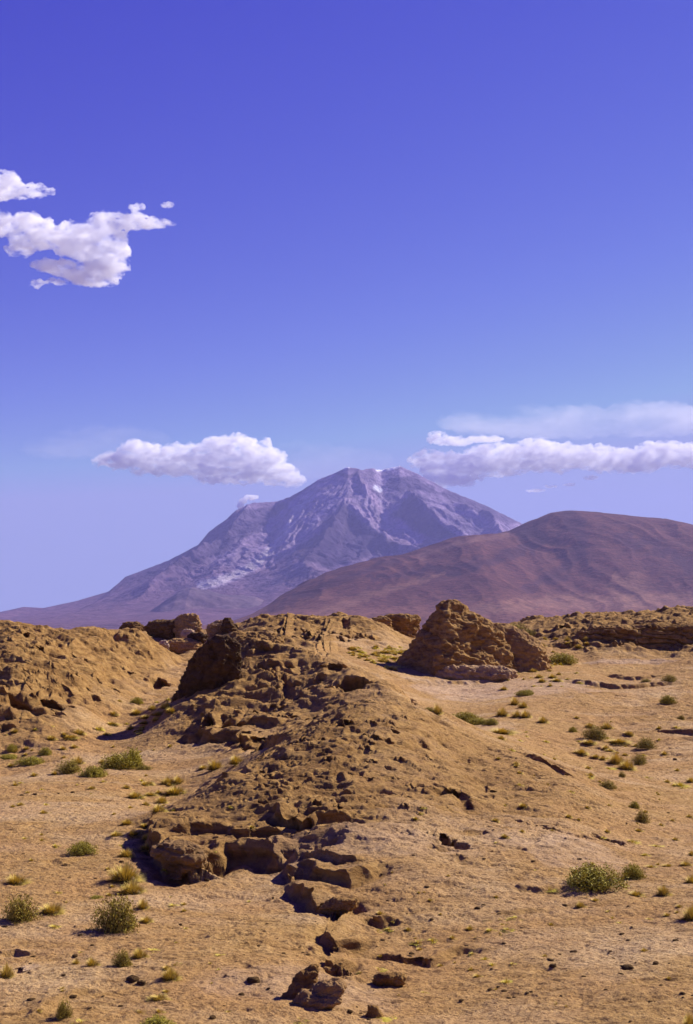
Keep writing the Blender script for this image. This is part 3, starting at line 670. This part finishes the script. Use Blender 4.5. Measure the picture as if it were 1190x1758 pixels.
o = cloud([(413,868,6,6),(418,860,7,5),(430,854,12,4)], 12200, 60, 8, 'small white plume of smoke rising from the volcano shoulder', MS, 14, 14, None, 'smoke'); o.name = 'smoke'
print('clouds', time.time() - T0)
# ------------------------------------------------------------------ rocks
def loft(name, D, sil, ratio, amp, seed, mat=None, rock=.8, palev=0.0, sharp=2.6, strat=(.35, .5), nr=150, nc=300, back=1.0, lean=0.0, freq=1.0, parent=None, corner=None, pitk=.5, tilt=.12):
    """standing rock: sil = rows (py, left px, right px) from top down at distance D; real depth = ratio * half width"""
    sil = sorted(sil); rows = []
    py = np.array([s[0] for s in sil], float); L = np.array([s[1] for s in sil], float); Rr = np.array([s[2] for s in sil], float)
    tt = np.linspace(0, 1, nr); tt = tt ** 1.25
    pq = py[0] + (py[-1] - py[0]) * tt
    l = np.interp(pq, py, L); r = np.interp(pq, py, Rr)
    k = D / F; zz = np.array([P(595, p, D)[2] for p in pq])
    cx = ((l + r) / 2 - 595) * k; hw = (r - l) / 2 * k
    cap = np.clip(tt / .07, 0, 1); cap = np.sqrt(1 - (1 - cap) ** 2); hw = hw * np.maximum(cap, .02)
    th = np.linspace(0, 2 * PI, nc, endpoint=False)
    c_, s_ = np.cos(th), np.sin(th); e = 2 / sharp
    ux = np.sign(c_) * np.abs(c_) ** e; uy = np.sign(s_) * np.abs(s_) ** e
    if corner is not None:
        fr_ = 1 - np.abs(ux - corner) / np.where(ux > corner, 1 - corner, 1 + corner); uy = np.where(uy < 0, -np.clip(fr_, 0, 1) ** .8 * 1.15, uy)
    hwm = hw.max()
    dep = ratio * (.35 * hwm * np.maximum(cap, .02) * (.4 + .6 * tt) + .65 * hw)
    x = cx[:, None] + hw[:, None] * ux; y = D + dep[:, None] * uy * np.where(uy > 0, back, 1) + lean * (zz - zz[-1])[:, None]
    z = np.repeat(zz[:, None], nc, 1)
    # outward normals by differences
    def nrm(x, y, z):
        p = np.stack([x, y, z], -1)
        du = np.roll(p, -1, 1) - np.roll(p, 1, 1); dv = np.gradient(p, axis=0)
        n = np.cross(dv, du); n = n / (np.linalg.norm(n, axis=-1, keepdims=True) + 1e-9)
        s = np.sign(((p - np.array([cx.mean(), D, zz.mean()])) * n).sum(-1).mean()); return n * (s if s else 1)
    n = nrm(x, y, z); f = .55 / max(amp, .05) * .45 * freq
    d = amp * (fbm3(x * f, y * f, z * f * 1.3, 5, seed, .55) * .9 + .35 * ridged3(x * f * 2.3, y * f * 2.3, z * f * 3.2, 3, seed + 5) - .25)
    st, sa = strat
    q = (z + tilt * x + .35 * fbm3(x * .6, y * .6, z * .6, 3, seed + 9)) / st; fr = q - np.floor(q)
    h1 = PERM[(np.floor(q).astype(int) + seed * 7) & 1023] / 1024.
    d += amp * sa * (sstep(0, .25, fr) * sstep(1, .8, fr) * (.4 + h1) - .6)
    pit = noise3(x * 2.6, y * 2.6, z * 3.6, seed + 2); d -= amp * pitk * sstep(.3, .6, pit)
    edge = sstep(0, .02, tt)[:, None]
    x, y, z = x + n[..., 0] * d * edge, y + n[..., 1] * d * edge, z + n[..., 2] * d * edge * .8
    co = np.stack([x, y, z], -1).reshape(-1, 3); org = np.array([cx.mean(), D, zz[-1]])
    rk = np.full(len(co), rock); pv = np.full(len(co), palev)
    o = mesh_obj(name, co - org, grid_faces(nr, nc, True), mat or M_rock, attrs={'rock': rk, 'pale': pv})
    # top cap
    o.location = org; return o
def rock(label, D, sil, ratio=.8, amp=.5, seed=1, cat='rock', group=None, name='rock', **kw):
    o = loft(name, D, sil, ratio, amp, seed, **kw); tag(o, label, cat, group); return o
rock('tall cone-shaped rock with a sheer dark side, standing beside the grassy hollow', 85,
     [(1031,765,776),(1036,757,792),(1045,750,806),(1058,741,826),(1075,728,846),(1095,716,860),(1120,698,876),(1145,680,892),(1165,666,900),(1185,658,905)], .75, .34, 11, 'rock outcrop', name='rock_outcrop', sharp=2.1, strat=(.75, .22), pitk=.15, tilt=.55, nr=260, nc=500, corner=-.42, rock=.9, freq=.75)
rock('low pale pink ledge rock at the foot of the cone-shaped rock', 82.5,
     [(1143,765,850),(1147,752,868),(1153,744,880),(1160,745,882),(1168,760,870),(1176,760,868)], .45, .22, 12, 'rock ledge', rock=.4, palev=.35, strat=(.4, .3), nr=120, nc=400)
rock('brown shoulder rock sloping down beside the cone-shaped rock', 87, [(1060,815,836),(1072,812,862),(1086,808,892),(1100,805,920),(1116,800,932),(1135,800,940),(1168,800,940)], .8, .3, 13, rock=.6, palev=.05, strat=(.7,.25), tilt=.5, pitk=.3, nr=130, nc=300)
rock('undercut anvil-shaped rock behind the domed slope, narrow at its foot', 112, [(1054,664,704),(1057,650,716),(1064,644,722),(1074,652,721),(1086,664,714),(1098,674,714),(1112,672,720),(1122,670,722)], .8, .2, 14, 'rock outcrop', rock=1.05, strat=(.6,.2), corner=.3, nr=150, nc=300)
rock('small brown rock lip joined to the anvil-shaped rock', 110, [(1059,642,668),(1064,634,672),(1072,636,672),(1082,640,672)], .8, .25, 15, rock=1.0, nr=60, nc=120)
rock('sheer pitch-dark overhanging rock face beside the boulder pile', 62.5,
     [(1091,378,398),(1100,362,410),(1115,347,418),(1132,334,420),(1152,321,416),(1172,312,408),(1190,307,400),(1205,304,396),(1222,303,392)], .7, .2, 16, 'rock outcrop', name='rock_outcrop', sharp=3.0, rock=1.35, lean=-.45, strat=(.8, .15), nr=200, nc=400, corner=.3)  # the face's shade is put into its near-black colour
rock('sunlit brown rounded outcrop joined to the sheer dark face', 65.5,
     [(1084,412,448),(1088,396,468),(1096,385,484),(1110,378,496),(1130,374,508),(1150,372,512),(1170,372,510),(1190,370,505),(1210,366,495)], .7, .26, 116, 'rock outcrop', name='rock_outcrop', sharp=2.4, rock=.75, lean=.55, strat=(.5, .25), nr=200, nc=420, pitk=.3)
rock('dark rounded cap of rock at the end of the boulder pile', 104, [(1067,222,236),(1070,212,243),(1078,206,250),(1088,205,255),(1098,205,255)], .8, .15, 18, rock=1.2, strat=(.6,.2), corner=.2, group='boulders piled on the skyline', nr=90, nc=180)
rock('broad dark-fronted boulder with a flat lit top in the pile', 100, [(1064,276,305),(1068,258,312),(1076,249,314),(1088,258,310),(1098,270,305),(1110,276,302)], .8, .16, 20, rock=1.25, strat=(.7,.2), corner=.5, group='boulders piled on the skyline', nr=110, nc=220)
rock('tall ribbed pale boulder, highest of the pile', 99.5, [(1053,316,334),(1057,308,340),(1066,303,345),(1080,300,347),(1096,302,346),(1115,300,344)], .8, .2, 21, rock=.1, palev=.12, sharp=2.2, strat=(.9, .2), freq=1.6, group='boulders piled on the skyline', nr=120, nc=240)
rock('pinkish white boulder set in the middle of the pile', 97, [(1080,318,332),(1086,312,337),(1098,314,336),(1112,318,334)], .8, .12, 22, rock=0, palev=.8, group='boulders piled on the skyline', nr=60, nc=120)
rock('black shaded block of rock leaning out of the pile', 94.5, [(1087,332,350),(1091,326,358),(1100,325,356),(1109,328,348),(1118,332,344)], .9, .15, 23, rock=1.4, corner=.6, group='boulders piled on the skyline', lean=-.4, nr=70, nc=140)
rock('bright angular slab leaning between the pale boulder and dark pyramid', 98.5, [(1065,374,384),(1070,362,388),(1080,354,388),(1092,358,380),(1100,362,378)], .7, .12, 24, rock=.2, corner=-.6, palev=.2, group='boulders piled on the skyline', nr=70, nc=140)
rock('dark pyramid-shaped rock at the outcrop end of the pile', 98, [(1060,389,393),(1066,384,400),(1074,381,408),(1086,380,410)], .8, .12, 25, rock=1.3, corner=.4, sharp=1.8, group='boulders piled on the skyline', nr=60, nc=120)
rock('low sandy slab under the pale boulders of the pile', 94, [(1096,300,325),(1102,290,345),(1110,290,350),(1120,300,348)], .8, .1, 26, rock=.2, group='boulders piled on the skyline', nr=60, nc=140)
rock('small white stone block at the foot of the boulder pile', 93, [(1099,278,286),(1103,275,291),(1110,279,292),(1116,283,291)], .8, .12, 27, rock=0, palev=1.0, group='boulders piled on the skyline', nr=40, nc=80)
rock('long layered bluff with a rough dark end behind the round green bush', 97, [(1072,1040,1120),(1077,1020,1210),(1088,998,1240),(1104,990,1245),(1118,988,1245),(1130,998,1245),(1142,1000,1245)], .3, .45, 28, 'rock outcrop', name='rock_outcrop', rock=.9, strat=(.38, .7), sharp=3, nr=160, nc=900, freq=.8)
rock('small rounded knob of rock on the skyline above the dark bushes', 121, [(1058,912,932),(1061,902,945),(1066,896,952),(1076,890,958)], .8, .25, 29, rock=.8, nr=60, nc=140)
rock('layered brown lump of rock jutting from the bluff top', 99, [(1066,1110,1150),(1070,1090,1170),(1078,1080,1190),(1092,1075,1200)], .5, .3, 30, rock=.7, nr=80, nc=240)
# slabs and blocks along the broken ledge in front
def lrock(label, rows, **kw):
    pb, l, r = rows[-1]; x, d, z = hit((l + r) / 2, pb - 3)
    kw.setdefault('nr', 70); kw.setdefault('nc', 140); kw.setdefault('ratio', .7); kw.setdefault('amp', .06)
    return rock(label, d, rows + [(pb + 10, l, r)], **kw)
GS = 'slabs standing along the broken ledge'
lrock('tall tilted dark slab, lowest end of the broken ledge', [(1661,534,548),(1672,520,550),(1690,505,545),(1708,490,532),(1718,480,518)], seed=40, group=GS, cat='rock slab', name='rock_slab', lean=.4, rock=.9)
lrock('broad grey-faced slab lying in front of the tilted slab', [(1692,562,584),(1698,544,590),(1708,526,590),(1720,512,582),(1730,506,560)], seed=41, group=GS, cat='rock slab', name='rock_slab', lean=.5, rock=.7, palev=.15)
lrock('small dark wedge of rock between tilted slab and ledge', [(1657,570,582),(1664,560,580),(1674,556,572)], seed=42, group=GS, cat='rock slab', name='rock_slab', lean=.3, rock=.9)
lrock('overhanging block with a smooth brown hollow face midway down the ledge', [(1540,588,610),(1547,564,613),(1556,552,608),(1565,550,592)], seed=43, group=GS, cat='rock slab', name='rock_slab', lean=-.5, rock=.6)
lrock('long low brown block beside the yellow grass strip under the ledge', [(1670,655,684),(1675,642,692),(1683,640,688),(1690,642,672)], seed=47, group=GS, cat='rock slab', name='rock_slab', lean=-.4, rock=.8)
lrock('squat dark stone alone in front of the ledge', [(1724,632,640),(1730,629,648),(1740,627,652),(1747,628,650)], seed=48, group=GS, cat='rock slab', name='rock_slab', lean=-.2, rock=1.0, amp=.04)
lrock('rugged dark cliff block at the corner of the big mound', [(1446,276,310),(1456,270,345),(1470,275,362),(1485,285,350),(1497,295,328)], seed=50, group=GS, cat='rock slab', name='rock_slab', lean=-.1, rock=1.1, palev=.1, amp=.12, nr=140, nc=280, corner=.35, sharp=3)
print('rocks', time.time() - T0)
# ------------------------------------------------------------------ plants and stones
t = NT('tussock_blades'); tp = t.attr('tip').outputs['Fac']
c_ = t.ramp(tp, [(.0, (.05, .028, .010)), (.25, (.22, .14, .025)), (.55, (.52, .38, .06)), (1.0, (.80, .62, .17))]); M_tuss = t.out(c_, .7)
t = NT('yellow_grass'); c_ = t.ramp(t.attr('tip').outputs['Fac'], [(.0, (.25, .17, .03)), (.4, (.62, .50, .06)), (1.0, (.85, .72, .12))]); M_yel = t.out(c_, .7)
t = NT('bush_leaves'); c_ = t.ramp(t.attr('tip').outputs['Fac'], [(.0, (.03, .02, .005)), (.45, (.15, .13, .015)), (1.0, (.60, .50, .05))]); M_leaf = t.out(c_, .6)
t = NT('olive_leaves'); c_ = t.ramp(t.attr('tip').outputs['Fac'], [(.0, (.025, .015, .004)), (.5, (.14, .105, .012)), (1.0, (.55, .43, .06))]); M_olive = t.out(c_, .7)
t = NT('dry_twig'); M_twig = t.out((.09, .055, .03), .9)
def blades_mesh(name, n, seed, flat, wid, mat, curl=.5, bare=False):
    """unit clump: radius 1 footprint, height about 1; curved tapering blades"""
    r = np.random.RandomState(seed); V = []; Fc = []; T = []
    for i in range(n):
        a = r.uniform(0, 2 * PI); el = math.asin(r.uniform(.03, 1)); rad = math.cos(el); lump = 1 + .15 * math.sin(3 * a + seed) + .1 * math.sin(5 * a + 2 * seed)
        L = r.uniform(.72, 1.06) * lump * 1.2; b = np.array([math.cos(a), math.sin(a), 0]) * rad * .3
        d = np.array([math.cos(a) * rad * .75, math.sin(a) * rad * .75, abs(math.sin(el)) * flat + .05]) + r.normal(size=3) * .05
        side = np.array([-math.sin(a), math.cos(a), 0]) * math.cos(r.uniform(-.8, .8)) + np.array([0, 0, .2]); k = len(V)
        for j, q in enumerate((0, .4, .75, 1.0)):
            p = b + d * L * q * .8 + np.array([0, 0, -curl * .25 * q * q * rad]); ww = wid * (1 - q) + .004
            V += [p - side * ww, p + side * ww]; T += [q * .85 + .15 * r.rand()] * 2
        for j in range(3): Fc.append((k + 2 * j, k + 2 * j + 1, k + 2 * j + 3, k + 2 * j + 2))
    return np.array(V), np.array(Fc), np.array(T)
def core(n=14, h=.40, r_=.50):
    th = np.linspace(0, 2 * PI, n, endpoint=False); V = []; 
    for i, q in enumerate((0, .4, .75, .97)):
        rr = r_ * math.sqrt(1 - q * q) + .02; V += [(rr * math.cos(a) * (1 + .15 * math.sin(3 * a + i)), rr * math.sin(a) * (1 + .15 * math.cos(2 * a)), h * q) for a in th]
    return np.array(V), grid_faces(4, n, True), np.repeat([.0, .08, .12, .15], n)
def join(*parts):
    V, Fc, T = [], [], []; k = 0
    for v, f, t_ in parts: V.append(v); Fc.append(f + k); T.append(t_); k += len(v)
    return np.concatenate(V), np.concatenate(Fc), np.concatenate(T)
def leafy(seed, n, flat, open_=.35):
    """bush: many small leaf sprays set along branching shoots; returns leaves and stems"""
    r = np.random.RandomState(seed); LV = []; LF = []; LT = []; SV = []; SF = []
    for i in range(n):
        a = r.uniform(0, 2 * PI); el = math.acos(r.uniform(0.02, 1)) ; lump = 1 + .22 * math.sin(3 * a + seed) * math.sin(el) + .12 * math.sin(7 * a + 2 * seed + el * 5)
        d = np.array([math.cos(a) * math.sin(el), math.sin(a) * math.sin(el), math.cos(el) * flat]) * lump * r.uniform(.72, 1.04)
        if i % 4 == 0:
            k = len(SV); side = np.array([-math.sin(a), math.cos(a), .3]) * .014
            for q in (0, .5, 1.0): p = d * q + np.array([0, 0, .10 * math.sin(q * PI)]); SV += [p - side * (1.2 - q), p + side * (1.2 - q)]
            SF += [(k, k + 1, k + 3, k + 2), (k + 2, k + 3, k + 5, k + 4)]
        for m in range(9):
            q = r.uniform(open_, 1.0) if m < 6 else 1.0; p = d * q + r.normal(size=3) * .045; p[2] = max(p[2], .01)
            u = r.normal(size=3); u /= np.linalg.norm(u); v = np.cross(u, r.normal(size=3)); v /= np.linalg.norm(v) + 1e-6
            s1, s2 = r.uniform(.035, .075), r.uniform(.012, .022); k = len(LV)
            LV += [p - u * s1, p + v * s2, p + u * s1, p - v * s2]; LF.append((k, k + 1, k + 2, k + 3)); LT += [min(1, max(0, q * .75 + .3 * r.rand() - .1))] * 4
    return np.array(LV), np.array(LF), np.array(LT), np.array(SV), np.array(SF)
VARS = {}
for s_ in range(4):
    VARS['T', s_] = join(core(), blades_mesh('t', 900, s_ + 1, .9, .030, None))
    VARS['Y', s_] = blades_mesh('y', 380, s_ + 20, .55, .030, None, .8)
src = {}
for (kd, s_), (v, f, tt_) in list(VARS.items()):
    src[kd, s_] = mesh_obj({'T': 'tussock', 'Y': 'grass_clump'}[kd], v, f, M_tuss if kd == 'T' else M_yel, attrs={'tip': tt_}, smooth=False)
for s_ in range(3):
    for kd, mt, op, fl_ in (('G', M_leaf, .3, .85), ('D', M_olive, .45, .95)):
        lv, lf, lt, sv, sf = leafy(s_ * 5 + (1 if kd == 'G' else 3), 760 if kd == 'G' else 480, fl_, op)
        root = bpy.data.objects.new('bush', None); C.objects.link(root)
        a = mesh_obj('foliage', lv, lf, mt, root, attrs={'tip': lt}, smooth=False); b = mesh_obj('stems', sv, sf, M_twig, root, smooth=False)
        src[kd, s_] = root
used_src = set()
def copy_thing(kd, s_):
    o = src[kd, s_]
    if (kd, s_) not in used_src: used_src.add((kd, s_)); return o
    c = o.copy(); C.objects.link(c)
    for chd in [q for q in o.children]:
        e = chd.copy(); C.objects.link(e); e.parent = c
    return c
# photo positions: (centre px, base py, width px, height px, kind); T gold tussock, Y yellow grass, G green bush, D dry olive bush
ZONES = [
 ('on the open slope below the cliff corner', [(140,1466,40,22,'G'),(27,1517,30,17,'T'),(212,1513,50,30,'T'),(226,1535,42,22,'T'),(200,1600,62,58,'D'),(33,1582,42,42,'D'),(87,1568,34,18,'T'),(245,1560,18,18,'T'),(250,1583,20,11,'T'),(92,1592,18,10,'Y'),(165,1543,18,7,'G'),(297,1556,20,8,'Y')]),
 ('near the picture bottom by the bare sand', [(239,1645,26,18,'T'),(262,1634,30,8,'Y'),(158,1658,22,16,'T'),(210,1660,28,28,'D'),(10,1678,24,24,'T'),(292,1682,28,22,'T'),(302,1657,20,8,'Y'),(378,1642,24,8,'Y'),(272,1718,34,10,'T'),(240,1738,16,6,'T'),(272,1738,16,7,'T'),(268,1764,50,20,'G'),(108,1748,22,30,'D'),(140,1757,36,10,'Y'),(130,1655,12,10,'T')]),
 ('in the file beside the mound cliff', [(217,1416,20,11,'T'),(200,1436,22,9,'T'),(230,1434,22,10,'T'),(248,1420,16,8,'T'),(252,1441,16,12,'T'),(254,1458,32,12,'T'),(217,1471,22,15,'T'),(275,1464,17,10,'T'),(285,1497,16,14,'Y'),(205,1452,14,6,'Y'),(272,1394,28,14,'T'),(325,1478,10,8,'Y'),(367,1465,10,7,'Y')]),
 ('where the valley floor opens below the caves', [(20,1291,15,14,'G'),(14,1303,24,9,'G'),(78,1297,20,15,'G'),(52,1313,42,14,'G'),(118,1329,36,22,'D'),(133,1312,20,14,'T'),(160,1334,36,20,'G'),(200,1319,42,26,'G'),(226,1317,34,34,'G'),(246,1321,22,8,'D'),(46,1287,10,6,'T'),(44,1296,10,4,'T')]),
 ('between the valley bushes and the big mound', [(368,1322,26,18,'T'),(349,1321,14,8,'T'),(288,1347,24,14,'T'),(306,1346,18,14,'T'),(300,1364,38,15,'T'),(272,1363,12,8,'T'),(253,1347,20,7,'T'),(232,1370,26,12,'T'),(258,1366,18,7,'T'),(277,1379,20,14,'T'),(405,1312,22,16,'T'),(395,1385,10,6,'Y')]),
 ('on the floor below the sheer dark face', [(135,1261,20,10,'T'),(168,1254,18,13,'Y'),(118,1269,28,6,'T'),(88,1271,16,8,'T'),(195,1229,15,8,'T'),(235,1208,18,12,'G'),(262,1219,14,10,'T'),(285,1217,18,14,'T'),(235,1227,22,10,'T'),(252,1234,22,8,'T'),(272,1228,24,9,'T'),(294,1226,18,10,'T'),(246,1250,26,7,'Y'),(250,1242,26,6,'T'),(268,1237,14,8,'T'),(218,1243,12,5,'Y'),(190,1244,24,5,'T'),(243,1259,22,5,'Y'),(290,1203,14,6,'Y'),(270,1206,10,5,'Y'),(205,1205,8,5,'T')]),
 ('around the green bush before the layered bluff', [(965,1139,42,19,'G'),(885,1088,42,17,'D'),(905,1094,26,15,'D'),(868,1083,18,9,'D'),(903,1118,18,8,'D'),(852,1114,13,11,'G'),(932,1137,10,9,'T'),(876,1113,16,6,'T'),(887,1108,12,6,'T'),(975,1101,10,8,'T'),(933,1110,8,5,'T'),(864,1120,10,5,'T'),(975,1109,12,4,'T'),(922,1121,10,4,'T'),(904,1128,14,4,'Y'),(955,1098,10,5,'T'),(890,1100,10,4,'Y')]),
 ('on the pink plain below the layered bluff', [(931,1172,13,8,'T'),(949,1164,14,7,'T'),(960,1159,8,6,'T'),(956,1170,22,6,'T'),(945,1178,9,5,'T'),(912,1164,10,4,'Y'),(975,1166,12,4,'Y'),(900,1194,24,10,'G'),(908,1192,14,9,'G'),(990,1156,10,4,'Y'),(1147,1209,20,15,'G'),(1150,1170,22,12,'D'),(1110,1171,14,6,'D'),(1170,1236,10,8,'D')]),
 ('among the tussocks past the mound shoulder', [(884,1211,17,15,'T'),(899,1215,14,12,'T'),(863,1229,19,15,'T'),(887,1232,14,13,'T'),(903,1232,17,14,'T'),(933,1241,16,12,'T'),(751,1226,16,18,'T'),(737,1221,16,7,'D'),(800,1238,42,17,'G'),(822,1244,34,13,'G'),(844,1245,18,12,'G'),(862,1260,40,11,'T'),(891,1272,14,6,'Y')]),
 ('around the dark round bush on the plain', [(1013,1249,17,9,'T'),(1043,1252,17,13,'T'),(1023,1270,34,22,'D'),(984,1257,12,10,'G'),(1083,1263,11,8,'T'),(1063,1276,36,9,'T'),(1012,1277,20,8,'T'),(1110,1285,30,18,'D'),(994,1273,9,5,'Y'),(997,1295,24,11,'T'),(1023,1301,13,7,'T'),(1035,1305,11,9,'T'),(1058,1312,24,19,'T'),(1077,1322,30,19,'T'),(1098,1312,22,17,'D'),(1044,1320,22,6,'Y'),(1047,1290,16,5,'T'),(1045,1354,26,14,'D'),(1012,1336,12,8,'Y'),(1068,1334,10,10,'D'),(1090,1388,14,14,'G'),(1103,1412,20,20,'D'),(1132,1252,8,6,'T')]),
 ('at the picture edge beside the pale sand', [(1168,1350,24,14,'Y'),(1186,1343,14,10,'T'),(1187,1516,18,16,'T'),(1187,1579,30,26,'T'),(1178,1487,18,10,'T'),(1187,1468,10,9,'T'),(1118,1489,18,5,'T'),(1147,1488,20,6,'T'),(1127,1454,22,8,'Y'),(1108,1470,18,9,'Y'),(1085,1447,20,13,'Y'),(1112,1336,14,6,'Y'),(1186,1765,24,26,'T')]),
 ('around the biggest green bush on the open sand', [(1020,1525,78,40,'G'),(1088,1510,32,28,'G'),(1140,1537,20,19,'T'),(1093,1539,26,11,'T'),(997,1558,16,12,'T'),(943,1529,20,9,'Y'),(848,1542,16,6,'Y'),(884,1577,24,8,'Y'),(840,1581,16,6,'Y'),(842,1599,18,12,'Y'),(872,1597,22,9,'Y'),(870,1588,12,6,'Y'),(1045,1566,14,8,'Y'),(1052,1576,12,8,'Y'),(1065,1585,14,7,'Y'),(1041,1588,14,4,'Y'),(866,1574,12,5,'Y')]),
 ('along the lower end of the broken ledge', [(812,1638,14,8,'Y'),(832,1648,16,12,'Y'),(845,1658,18,12,'Y'),(880,1656,12,8,'Y'),(895,1640,12,6,'Y'),(869,1687,20,13,'Y'),(648,1600,20,8,'Y'),(668,1598,16,8,'Y'),(720,1620,26,10,'Y'),(742,1616,18,12,'Y'),(620,1670,14,6,'Y'),(650,1666,22,8,'Y'),(515,1752,24,8,'Y'),(650,1750,30,7,'Y'),(672,1746,16,6,'Y'),(540,1700,14,7,'Y'),(500,1724,16,6,'Y')]),
 ('on the front of the big mound', [(725,1387,14,6,'Y'),(722,1397,11,6,'Y'),(714,1408,11,5,'T'),(504,1418,12,4,'Y')]),
]
NAMES = {'T': ('tussock', 'gold grass tussock', 'tussock'), 'Y': ('grass_clump', 'low yellow grass clump', 'grass clump'), 'G': ('bush', 'leafy green bush', 'bush'), 'D': ('bush', 'dry olive brown bush', 'bush')}
ORD = 'first second third fourth fifth sixth seventh eighth ninth tenth eleventh twelfth thirteenth fourteenth fifteenth sixteenth seventeenth eighteenth nineteenth'.split()
NUM = 'none one two three four five six seven eight nine ten eleven twelve thirteen fourteen fifteen sixteen seventeen eighteen nineteen'.split()
rnd = random.Random(5)
def put_plant(px, py, wd, h, kd, grow=1.32):
    x, y, z = hit(px, py); k = y / F; o = copy_thing(kd, rnd.randrange(4 if kd in 'TY' else 3)); grow = grow * (.85 if kd in 'GD' else 1)
    o.location = (x, y + wd * k * .15, z - .02); sx = wd * k / 1.75 * grow; sz = max(h * k * (1.05 if kd in 'GD' else 1.15), sx * .35)
    o.scale = (sx, sx * rnd.uniform(.85, 1.15), sz); o.rotation_euler = (0, 0, rnd.uniform(0, 6.28)); return o
for where, lst in ZONES:
    for kd in 'TYGD':
        sub = sorted([q for q in lst if q[4] == kd]); n = len(sub)
        if not n: continue
        big_i = max(range(n), key=lambda i: sub[i][2] * sub[i][3])
        for i, q in enumerate(sub):
            o = put_plant(*q); nm, desc, cat = NAMES[kd]; o.name = nm
            if n == 1: lb = f'only {desc} {where}'
            elif i == big_i and n > 2: lb = f'largest {desc} {where}'
            else: lb = f'{ORD[i]} {desc} of {NUM[n]} {where}'
            w_ = lb.split()
            tag(o, lb, cat, f'{nm.replace("_", " ")}s {where}')
# dense little tussocks in the hollow and faint ones on the slopes behind
r2 = random.Random(11)
for i in range(150):
    px = r2.uniform(596, 702); py = r2.uniform(1112, 1160)
    if py > 1124 + (px - 596) * .36 or px > 712 - (py - 1112) * .75: continue
    o = put_plant(px, py, r2.uniform(7, 15), r2.uniform(4, 7), 'Y' if r2.random() < .6 else 'T'); o.name = 'grass_clump'
    tag(o, 'small yellow grass clump in the grassy hollow beside the cone-shaped rock', 'grass clump', 'grass clumps crowding the hollow beside the cone-shaped rock')
# scattered little tufts too alike to tell apart
for nm_, x0, x1, y0, y1, n_ in (('on the sandy floor below the pitted hill', 0, 300, 1245, 1400, 58), ('on the open slope past the big mound', 850, 1190, 1230, 1450, 70), ('on the ground behind the cone-shaped rock', 860, 1010, 1095, 1185, 42), ('between the broken ledge and the biggest green bush', 640, 1180, 1480, 1740, 60), ('beside the broken ledge on its lower sandy side', 20, 450, 1420, 1740, 44)):
    for i in range(n_):
        px = r2.uniform(x0, x1); py = r2.uniform(y0, y1); w_ = r2.uniform(5, 14)
        k_ = 'Y' if r2.random() < .35 else 'T'; o = put_plant(px, py, w_, w_ * .6, k_); o.name = 'grass_clump' if k_ == 'Y' else 'tussock'
        tag(o, ('tiny yellow grass tuft ' if k_ == 'Y' else 'tiny gold tussock ') + nm_, 'grass clump' if k_ == 'Y' else 'tussock', ('tiny tufts ' if k_ == 'Y' else 'tiny tussocks ') + nm_)
# stones
def stone_mesh(seed):
    th = np.linspace(0, 2 * PI, 18, endpoint=False); V = []
    for q in np.linspace(-.3, 1, 8):
        rr = math.sqrt(max(0, 1 - max(q, 0) ** 2.4)) + .02
        for a in th: V.append((rr * math.cos(a), rr * math.sin(a) * .8, q * .7))
    V = np.array(V); n = V / (np.linalg.norm(V, axis=1)[:, None] + 1e-6)
    V = V + n * (.28 * fbm3(V[:, 0] * 1.3 + seed * 9, V[:, 1] * 1.3, V[:, 2] * 1.6, 4, seed))[:, None]
    return mesh_obj('stone', V, grid_faces(8, 18, True), M_rock, attrs={'rock': np.full(len(V), 1.25), 'pale': np.zeros(len(V))}, smooth=False)
SP = [stone_mesh(i) for i in range(5)]; first = [True] * 5
MARKS = [((1020,1505),'the biggest green bush'),((515,1700),'the tall tilted slab'),((212,1505),'the pair of dark tussocks'),((200,1580),'the dry olive bush on the slope'),((1043,1300),'the dark round bush'),((210,1310),'the valley bushes'),((845,1650),'the yellow grass under the ledge'),((780,1440),'the crack in the mound'),((1150,1700),'the corner of open sand'),((60,1700),'the sparse twiggy bush'),((330,1650),'the tussocks on bare sand'),((60,1400),'the bare sand slope'),((1100,1430),'the bushes by the pale sand')]
def put_stone(px, py, wd, label=None, group=None):
    near_ = min(MARKS, key=lambda m: (m[0][0] - px) ** 2 + (m[0][1] - py) ** 2)[1]
    if not label: label = ('fist-sized' if wd > 11 else 'small' if wd > 6 else 'tiny') + ' dark stone lying on the sand near ' + near_; group = 'dark stones near ' + near_
    x, y, z = hit(px, py); i = r2.randrange(5); o = SP[i]
    if first[i]: first[i] = False
    else: o = o.copy(); C.objects.link(o)
    k = wd * y / F / 2; o.location = (x, y, z); o.scale = (k, k * r2.uniform(.7, 1.2), k * r2.uniform(.5, .95)); o.rotation_euler = (0, 0, r2.uniform(0, 6.28))
    tag(o, label or 'small dark stone lying loose on the tan sand', 'stone', group)
for q in [(945,1649,15),(950,1660,15),(985,1635,14),(1003,1677,8),(1066,1673,10),(1078,1664,20),(905,1706,11),(912,1703,8),(866,1702,10),(1068,1660,7),(1135,1692,7),(1172,1706,9),(970,1556,9),(830,1554,8),(820,1560,12),(792,1719,9),(865,1620,8),
          (228,1683,24),(243,1690,16),(129,1642,14),(54,1717,14),(125,1712,14),(365,1749,16),(435,1685,24),(415,1708,12),(529,1640,9),(487,1638,9),(60,1364,10),(38,1366,8),(100,1363,7),(8,1592,10),(1126,1655,14),(1160,1615,12),(1068,1604,10),(355,1512,10),(600,1737,14),(995,1475,8),(1040,1700,6)]:
    put_stone(*q)
for i in range(235):
    py = 1300 + 458 * r2.random() ** .8; px = r2.uniform(-20, 1210)
    if 250 < px < 700 and py < 1500: continue
    put_stone(px, py, r2.choice([3, 3.5, 4, 5, 6, 9]) * (py / 1758) * r2.uniform(.8, 1.2))
print('plants', time.time() - T0)
